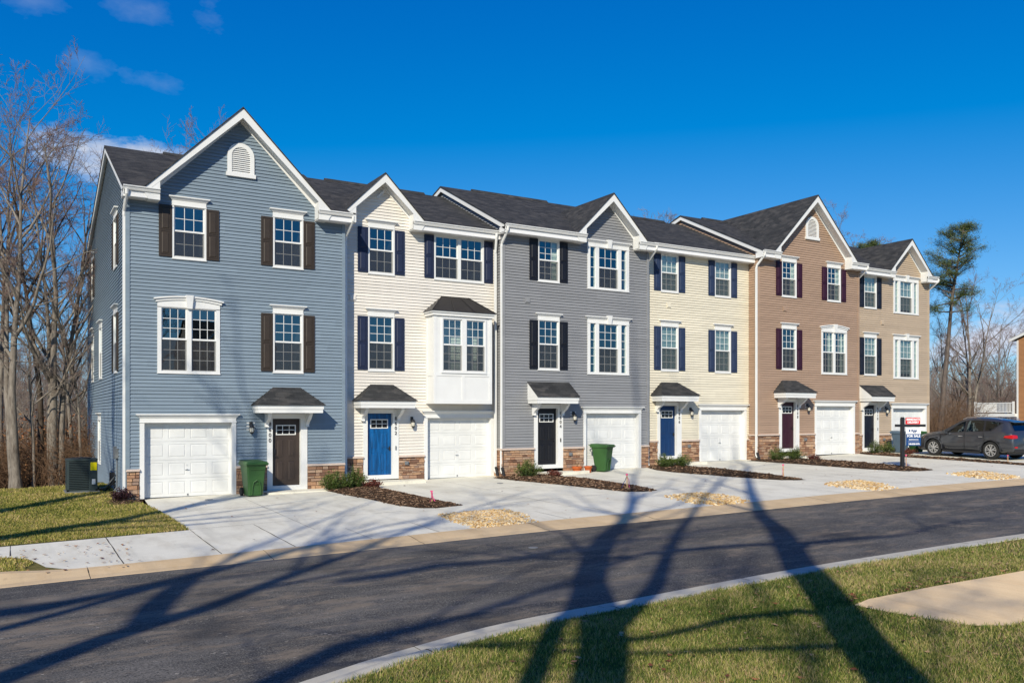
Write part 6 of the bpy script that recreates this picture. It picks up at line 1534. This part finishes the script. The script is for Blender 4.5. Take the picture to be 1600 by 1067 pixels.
o = bpy.data.objects.new('dry_leaves', me); C.objects.link(o); tag(o, 'rusty dry leaves clinging low in the left wood', 'leaves', None, 'stuff')
# far woods that read as one mass
def farwood(name, label, n, smp, h0, h1, mat, seed, rad=.05):
    rg = random.Random(seed); tb = TB()
    for k in range(n):
        x, y = smp(rg); z = H(x, y)-.5; h = rg.uniform(h0, h1); q, _ = wander(rg, (x, y, z), (rg.gauss(0, .05), rg.gauss(0, .05), 1), h, 5, .05, .02)
        tb.tube(q, [rad*1.8, rad*1.5, rad*1.2, rad*.8, rad*.5, rad*.25], 4)
        for j in range(16):
            t_ = rg.uniform(.25, .98); p, d = at(q, t_); a = rg.uniform(0, 6.3); L = h*.24*(1.2-t_)*rg.uniform(.6, 1.5)+.5
            c_, _ = wander(rg, tuple(p), (math.cos(a)*.6, math.sin(a)*.6, .8), L, 3, .15, .05); tb.tube(c_, [rad*.5, rad*.35, rad*.25, rad*.12], 3)
            for i in range(5):
                p2, d2 = at(c_, rg.uniform(.2, 1)); e_, _ = wander(rg, tuple(p2), (d2.x+rg.gauss(0, .6), d2.y+rg.gauss(0, .6), d2.z+rg.gauss(0, .3)), L*.4, 2, .15, 0.); tb.tube(e_, [rad*.25, rad*.16, rad*.08], 3)
    o = tb.build(name, mat); tag(o, label, 'wood', None, 'stuff')
farwood('far_wood', 'far grey-brown wood seen between the trunks on the left', 330, lambda rg: at_px(rg.uniform(-420, 200), rg.uniform(80, 150)), 8, 15, M['farwood'], 21)
farwood('far_wood', 'far grey-brown wood behind the parked car and the deck', 330, lambda rg: at_px(rg.uniform(1425, 1640), rg.uniform(125, 210)), 8, 15, M['farwood'], 22, .06)
# dark evergreen ridge on the left skyline
V = []; F = []; rg = random.Random(9)
for k in range(2600):
    px = rg.uniform(-150, 220); d = rg.uniform(150, 190); x, y = at_px(px, d); top = 3.6+2.2*noise.noise(Vector((px*.03, 0, 0)))+rg.uniform(-.6, .6); z0 = H(x, y)+rg.uniform(0, top+2.)
    s = rg.uniform(.5, 1.3); i0 = len(V); a = rg.uniform(0, 6.3)
    V += [(x-s*math.cos(a), y-s*math.sin(a), z0), (x+s*math.cos(a), y+s*math.sin(a), z0+rg.uniform(-.3, .3)), (x+rg.uniform(-.3, .3), y, z0+s*1.8)]; F.append((i0, i0+1, i0+2))
me = bpy.data.meshes.new('far_evergreens'); me.from_pydata(V, [], F); me.materials.append(M['fargreen']); me.update(); o = bpy.data.objects.new('far_evergreens', me); C.objects.link(o); tag(o, 'dark evergreen line low on the left skyline', 'wood', None, 'stuff')
# ------------------------------------------------------------------ the trees across the road whose shadows cross the street
TE = math.tan(SUN_EL)
def up_(base, pts, ds=0.):
    """limb whose shadow runs through ground points; ds shifts it toward or from the sun"""
    out = []
    for (px, py) in pts:
        g_ = G(px, py); s = (g_.x-base[0])*SUN_H.x+(g_.y-base[1])*SUN_H.y+ds
        out.append((g_.x-SUN_H.x*s, g_.y-SUN_H.y*s, g_.z+s*TE))
    return out
def base_at(px, py, back): g_ = G(px, py); return (g_.x-SUN_H.x*back, g_.y-SUN_H.y*back)
def cast(base, stems, seed, label, dens=.6, first=.5, maxlimb=5., r0=1.):
    paths = []
    for pts, rads, joined, ds in stems:
        q = up_(base, pts, ds)
        if joined: q = [(base[0], base[1], H(*base)-.3)]+q; rads = [rads[0]*1.15]+rads
        # extend beyond last by the same trend
        a, b_ = Vector(q[-2]), Vector(q[-1]); d = (b_-a).normalized(); e = [tuple(b_+d*2.2+Vector((R.uniform(-.4, .4), R.uniform(-.4, .4), .6))), tuple(b_+d*4.5+Vector((R.uniform(-.9, .9), R.uniform(-.9, .9), 1.5)))]
        paths.append((q+e, rads+[rads[-1]*.7, rads[-1]*.35]))
    o = bare_tree(seed, 0, 0, trunkpath=paths, first=first, dens=dens, maxlimb=maxlimb, levels=4, tw=.8)
    tag(o, label, 'tree', 'bare trees across the road from the houses'); return o
bA = base_at(1400, 1067, 11.)
cast(bA, [([(1400, 1067), (1340, 1000), (1300, 945), (1255, 890), (1238, 860), (1216, 825), (1191, 804), (1180, 785), (1173, 768), (1168, 745)], [.36, .35, .34, .33, .32, .27, .22, .19, .17, .14], True, 0),
          ([(1310, 962), (1245, 958), (1150, 966), (1080, 984), (1000, 1000)], [.10, .10, .085, .07, .05], False, 0.3),
          ([(1330, 1010), (1240, 1013), (1120, 1018), (1010, 1022)], [.07, .06, .05, .04], False, -.3),
          ([(1240, 862), (1262, 845), (1337, 838), (1400, 834)], [.14, .12, .09, .06], False, .2),
          ([(1240, 846), (1160, 848), (1060, 855), (980, 866), (860, 870)], [.09, .08, .06, .05, .04], False, -.2)], 31, 'tall bare tree behind the camera that throws the straight trunk shadow on the right', .38, .6, 5)
bB = base_at(930, 1067, 13.)
cast(bB, [([(936, 1067), (944, 1000), (935, 950), (918, 905), (930, 865), (948, 835), (972, 815), (986, 795), (988, 768), (990, 745)], [.33, .33, .32, .31, .29, .26, .20, .15, .12, .09], True, 0),
          ([(830, 1067), (865, 985), (895, 950), (912, 905), (926, 872), (940, 845), (962, 826)], [.16, .16, .17, .18, .18, .16, .12], True, .5),
          ([(950, 990), (985, 955), (1025, 910), (1042, 865), (1060, 828), (1085, 797), (1112, 766), (1130, 745)], [.20, .19, .17, .14, .12, .10, .08, .06], False, -.4),
          ([(926, 880), (900, 850), (885, 832), (850, 822)], [.08, .06, .05, .04], False, .3),
          ([(975, 812), (1015, 800), (1055, 790), (1080, 775)], [.10, .08, .06, .05], False, .2),
          ([(960, 870), (1010, 862), (1080, 856), (1180, 848)], [.05, .05, .05, .04], False, .1)], 32, 'big forked bare tree behind the camera that throws the widest shadow in the middle', .38, .6, 5)
bC = base_at(0, 1052, 16.)
cast(bC, [([(-140, 1110), (0, 1052), (150, 996), (240, 968), (319, 945), (431, 902), (525, 869), (580, 850)], [.26, .24, .22, .20, .18, .15, .12, .09], True, 0),
          ([(215, 975), (240, 940), (270, 915), (300, 897), (375, 876), (430, 866)], [.22, .24, .22, .17, .12, .08], False, .2),
          ([(-100, 1000), (0, 977), (100, 950), (190, 925), (270, 905), (335, 880)], [.13, .13, .12, .12, .10, .08], False, .4),
          ([(300, 1110), (420, 1060), (520, 1010), (610, 985), (720, 960)], [.16, .2, .2, .16, .1], False, 3.),
          ([(520, 905), (600, 895), (680, 880), (800, 872)], [.10, .16, .16, .10], False, 5.),
          ([(-60, 960), (60, 945), (160, 925)], [.2, .22, .14], False, 2.)], 33, 'leaning bare tree far behind the camera that throws the long diagonal shadow on the left', .45, .5, 5)
g1 = G(0, 800); bE = (g1.x-SUN_H.x*16, g1.y-SUN_H.y*16)
cast(bE, [([(-60, 812), (0, 800), (110, 779), (176, 767)], [.34, .32, .26, .15], True, 0)], 34, 'bare tree outside the left of the photo that shades the back of the lawn', .6, .3, 5)
g1 = G(0, 843); bF = (g1.x-SUN_H.x*15, g1.y-SUN_H.y*15)
cast(bF, [([(-60, 852), (0, 843), (110, 825), (200, 812), (260, 799)], [.36, .34, .3, .24, .15], True, 0)], 35, 'bare tree outside the left of the photo that shades the front of the lawn', .6, .3, 5)
for (x, y, rz, s, k, lab) in ((-24, -4, 1, .95, 0, 'bare tree on the verge well to the left behind the camera'), (-9, -12, 2.5, 1.0, 1, 'slender bare tree well behind the camera'), (9, -9, .6, .85, 2, 'thin bare tree behind the camera on the right')):
    place(src[k], x, y, rz, s, lab, 'bare trees across the road from the houses')

# a house of the same kind across the road behind the camera, seen only in the window panes
src_house = bpy.data.objects['townhouse.004']
for (hx, hy, lab) in ((16.5, -21.0, 'townhouse across the road behind the camera, mirrored in the panes of the blue house'),):
    o = copy_tree(src_house); o.location = (hx, hy, H(hx, hy)-.2); o.rotation_euler = (0, 0, PI+.06); tag(o, lab, 'townhouse')
    if 'group' in o: del o['group']
# ------------------------------------------------------------------ sky, sun, camera
w = bpy.data.worlds.new('World'); sc.world = w; w.use_nodes = True
nt = w.node_tree; bg = nt.nodes['Background']
sky = N(nt, 'ShaderNodeTexSky'); sky.sky_type = 'NISHITA'; sky.sun_disc = False; sky.sun_elevation = SUN_EL
# sun stands at direction -SUN_H
sky.sun_rotation = math.atan2(-SUN_H.x, -SUN_H.y)
sky.air_density = 1.0; sky.dust_density = .3; sky.ozone_density = 1.0; sky.altitude = 200
sep = N(nt, 'ShaderNodeSeparateColor'); nt.links.new(sky.outputs[0], sep.inputs[0]); cmb = N(nt, 'ShaderNodeCombineColor')
for ch, (k_, o_) in enumerate(((.67, -1.47), (.81, -.324), (.90, 2.25))):
    q = N(nt, 'ShaderNodeMath'); q.operation = 'MULTIPLY_ADD'; q.inputs[1].default_value = k_; q.inputs[2].default_value = o_; nt.links.new(sep.outputs[ch], q.inputs[0])
    q2 = N(nt, 'ShaderNodeMath'); q2.operation = 'MAXIMUM'; q2.inputs[1].default_value = .002; nt.links.new(q.outputs[0], q2.inputs[0]); nt.links.new(q2.outputs[0], cmb.inputs[ch])
col = cmb.outputs[0]
tcw = nt.nodes.new('ShaderNodeTexCoord').outputs['Generated']
def pxdir(px, py):
    a, b_, c_ = ray(px, py); return Vector((a, b_, c_)).normalized()
W_ = (.66, .74, .86, 1)
CL = [((180, 246), .085, .42, .97, (.66, .71, .82, 1)), ((240, 244), .075, .32, .9, (.66, .71, .82, 1)), ((232, 12), .055, .6, .28, W_), ((330, 12), .045, .9, .28, W_), ((135, 96), .045, .5, .22, W_), ((235, 125), .05, .45, .16, W_), ((45, 3), .05, .5, .29, W_),
      ((1580, 522), .085, .34, .85, (.70, .74, .87, 1)), ((1505, 548), .07, .3, .65, (.70, .74, .87, 1)), ((1680, 500), .12, .35, .8, (.70, .74, .87, 1))]
for (p, rad, asp, st, cc) in CL:
    bias = -.35 if st > .6 else -.75; sw = .13 if st < .3 else st
    d = pxdir(*p); rt = Vector((d.y, -d.x, 0)).normalized(); up = rt.cross(d)
    def dot(v):
        n = nt.nodes.new('ShaderNodeVectorMath'); n.operation = 'DOT_PRODUCT'; n.inputs[1].default_value = v; nt.links.new(tcw, n.inputs[0]); return n.outputs['Value']
    def math_(op, a, b_=None):
        n = nt.nodes.new('ShaderNodeMath'); n.operation = op
        for i, q in enumerate((a, b_)):
            if q is None: continue
            if isinstance(q, (int, float)): n.inputs[i].default_value = q
            else: nt.links.new(q, n.inputs[i])
        return n.outputs[0]
    x = math_('MULTIPLY', dot(rt), 1/rad); y = math_('MULTIPLY', dot(up), 1/(rad*asp))
    r2 = math_('SQRT', math_('ADD', math_('POWER', math_('ABSOLUTE', x), 2.), math_('POWER', math_('ABSOLUTE', y), 2.)))
    sv = nt.nodes.new('ShaderNodeVectorMath'); sv.operation = 'MULTIPLY'; sv.inputs[1].default_value = (1, 1, 2.); nt.links.new(tcw, sv.inputs[0])
    nf = noise_n(nt, sv.outputs[0], 13, 7, .62)
    f = math_('SUBTRACT', math_('ADD', math_('MULTIPLY', nf, 2.6), bias), r2)
    front = math_('GREATER_THAN', dot(d), .3)
    fac = math_('MULTIPLY', ramp(nt, f, [(0, (0,0,0)), (.75, (sw, sw, sw))]), front)
    sc1 = mul(cc, 10.)
    col = mix(nt, fac, col, sc1)
nt.links.new(col, bg.inputs['Color']); bg.inputs['Strength'].default_value = .086
sl = bpy.data.lights.new('sun', 'SUN'); sl.energy = 4.8; sl.angle = math.radians(.53); sl.color = (1, .92, .76)
so = bpy.data.objects.new('sun', sl); C.objects.link(so)
dv = Vector((SUN_H.x*math.cos(SUN_EL), SUN_H.y*math.cos(SUN_EL), -math.sin(SUN_EL)))
so.rotation_euler = dv.to_track_quat('-Z', 'Y').to_euler(); so.location = (-20, -20, 30)
cam = bpy.data.cameras.new('camera'); co = bpy.data.objects.new('camera', cam); C.objects.link(co); sc.camera = co
co.location = (0, 0, CZ); co.rotation_euler = (PI/2, 0, -TH)
cam.sensor_width = 36; cam.lens = 36*FPX/1600; cam.shift_y = (YH-533.5)/1600; cam.clip_end = 2000; cam.clip_start = .05
sc.view_settings.view_transform = 'Standard'; sc.view_settings.look = 'None'; sc.view_settings.exposure = .15; sc.view_settings.gamma = 1
sc.render.resolution_x = 1024; sc.render.resolution_y = 682
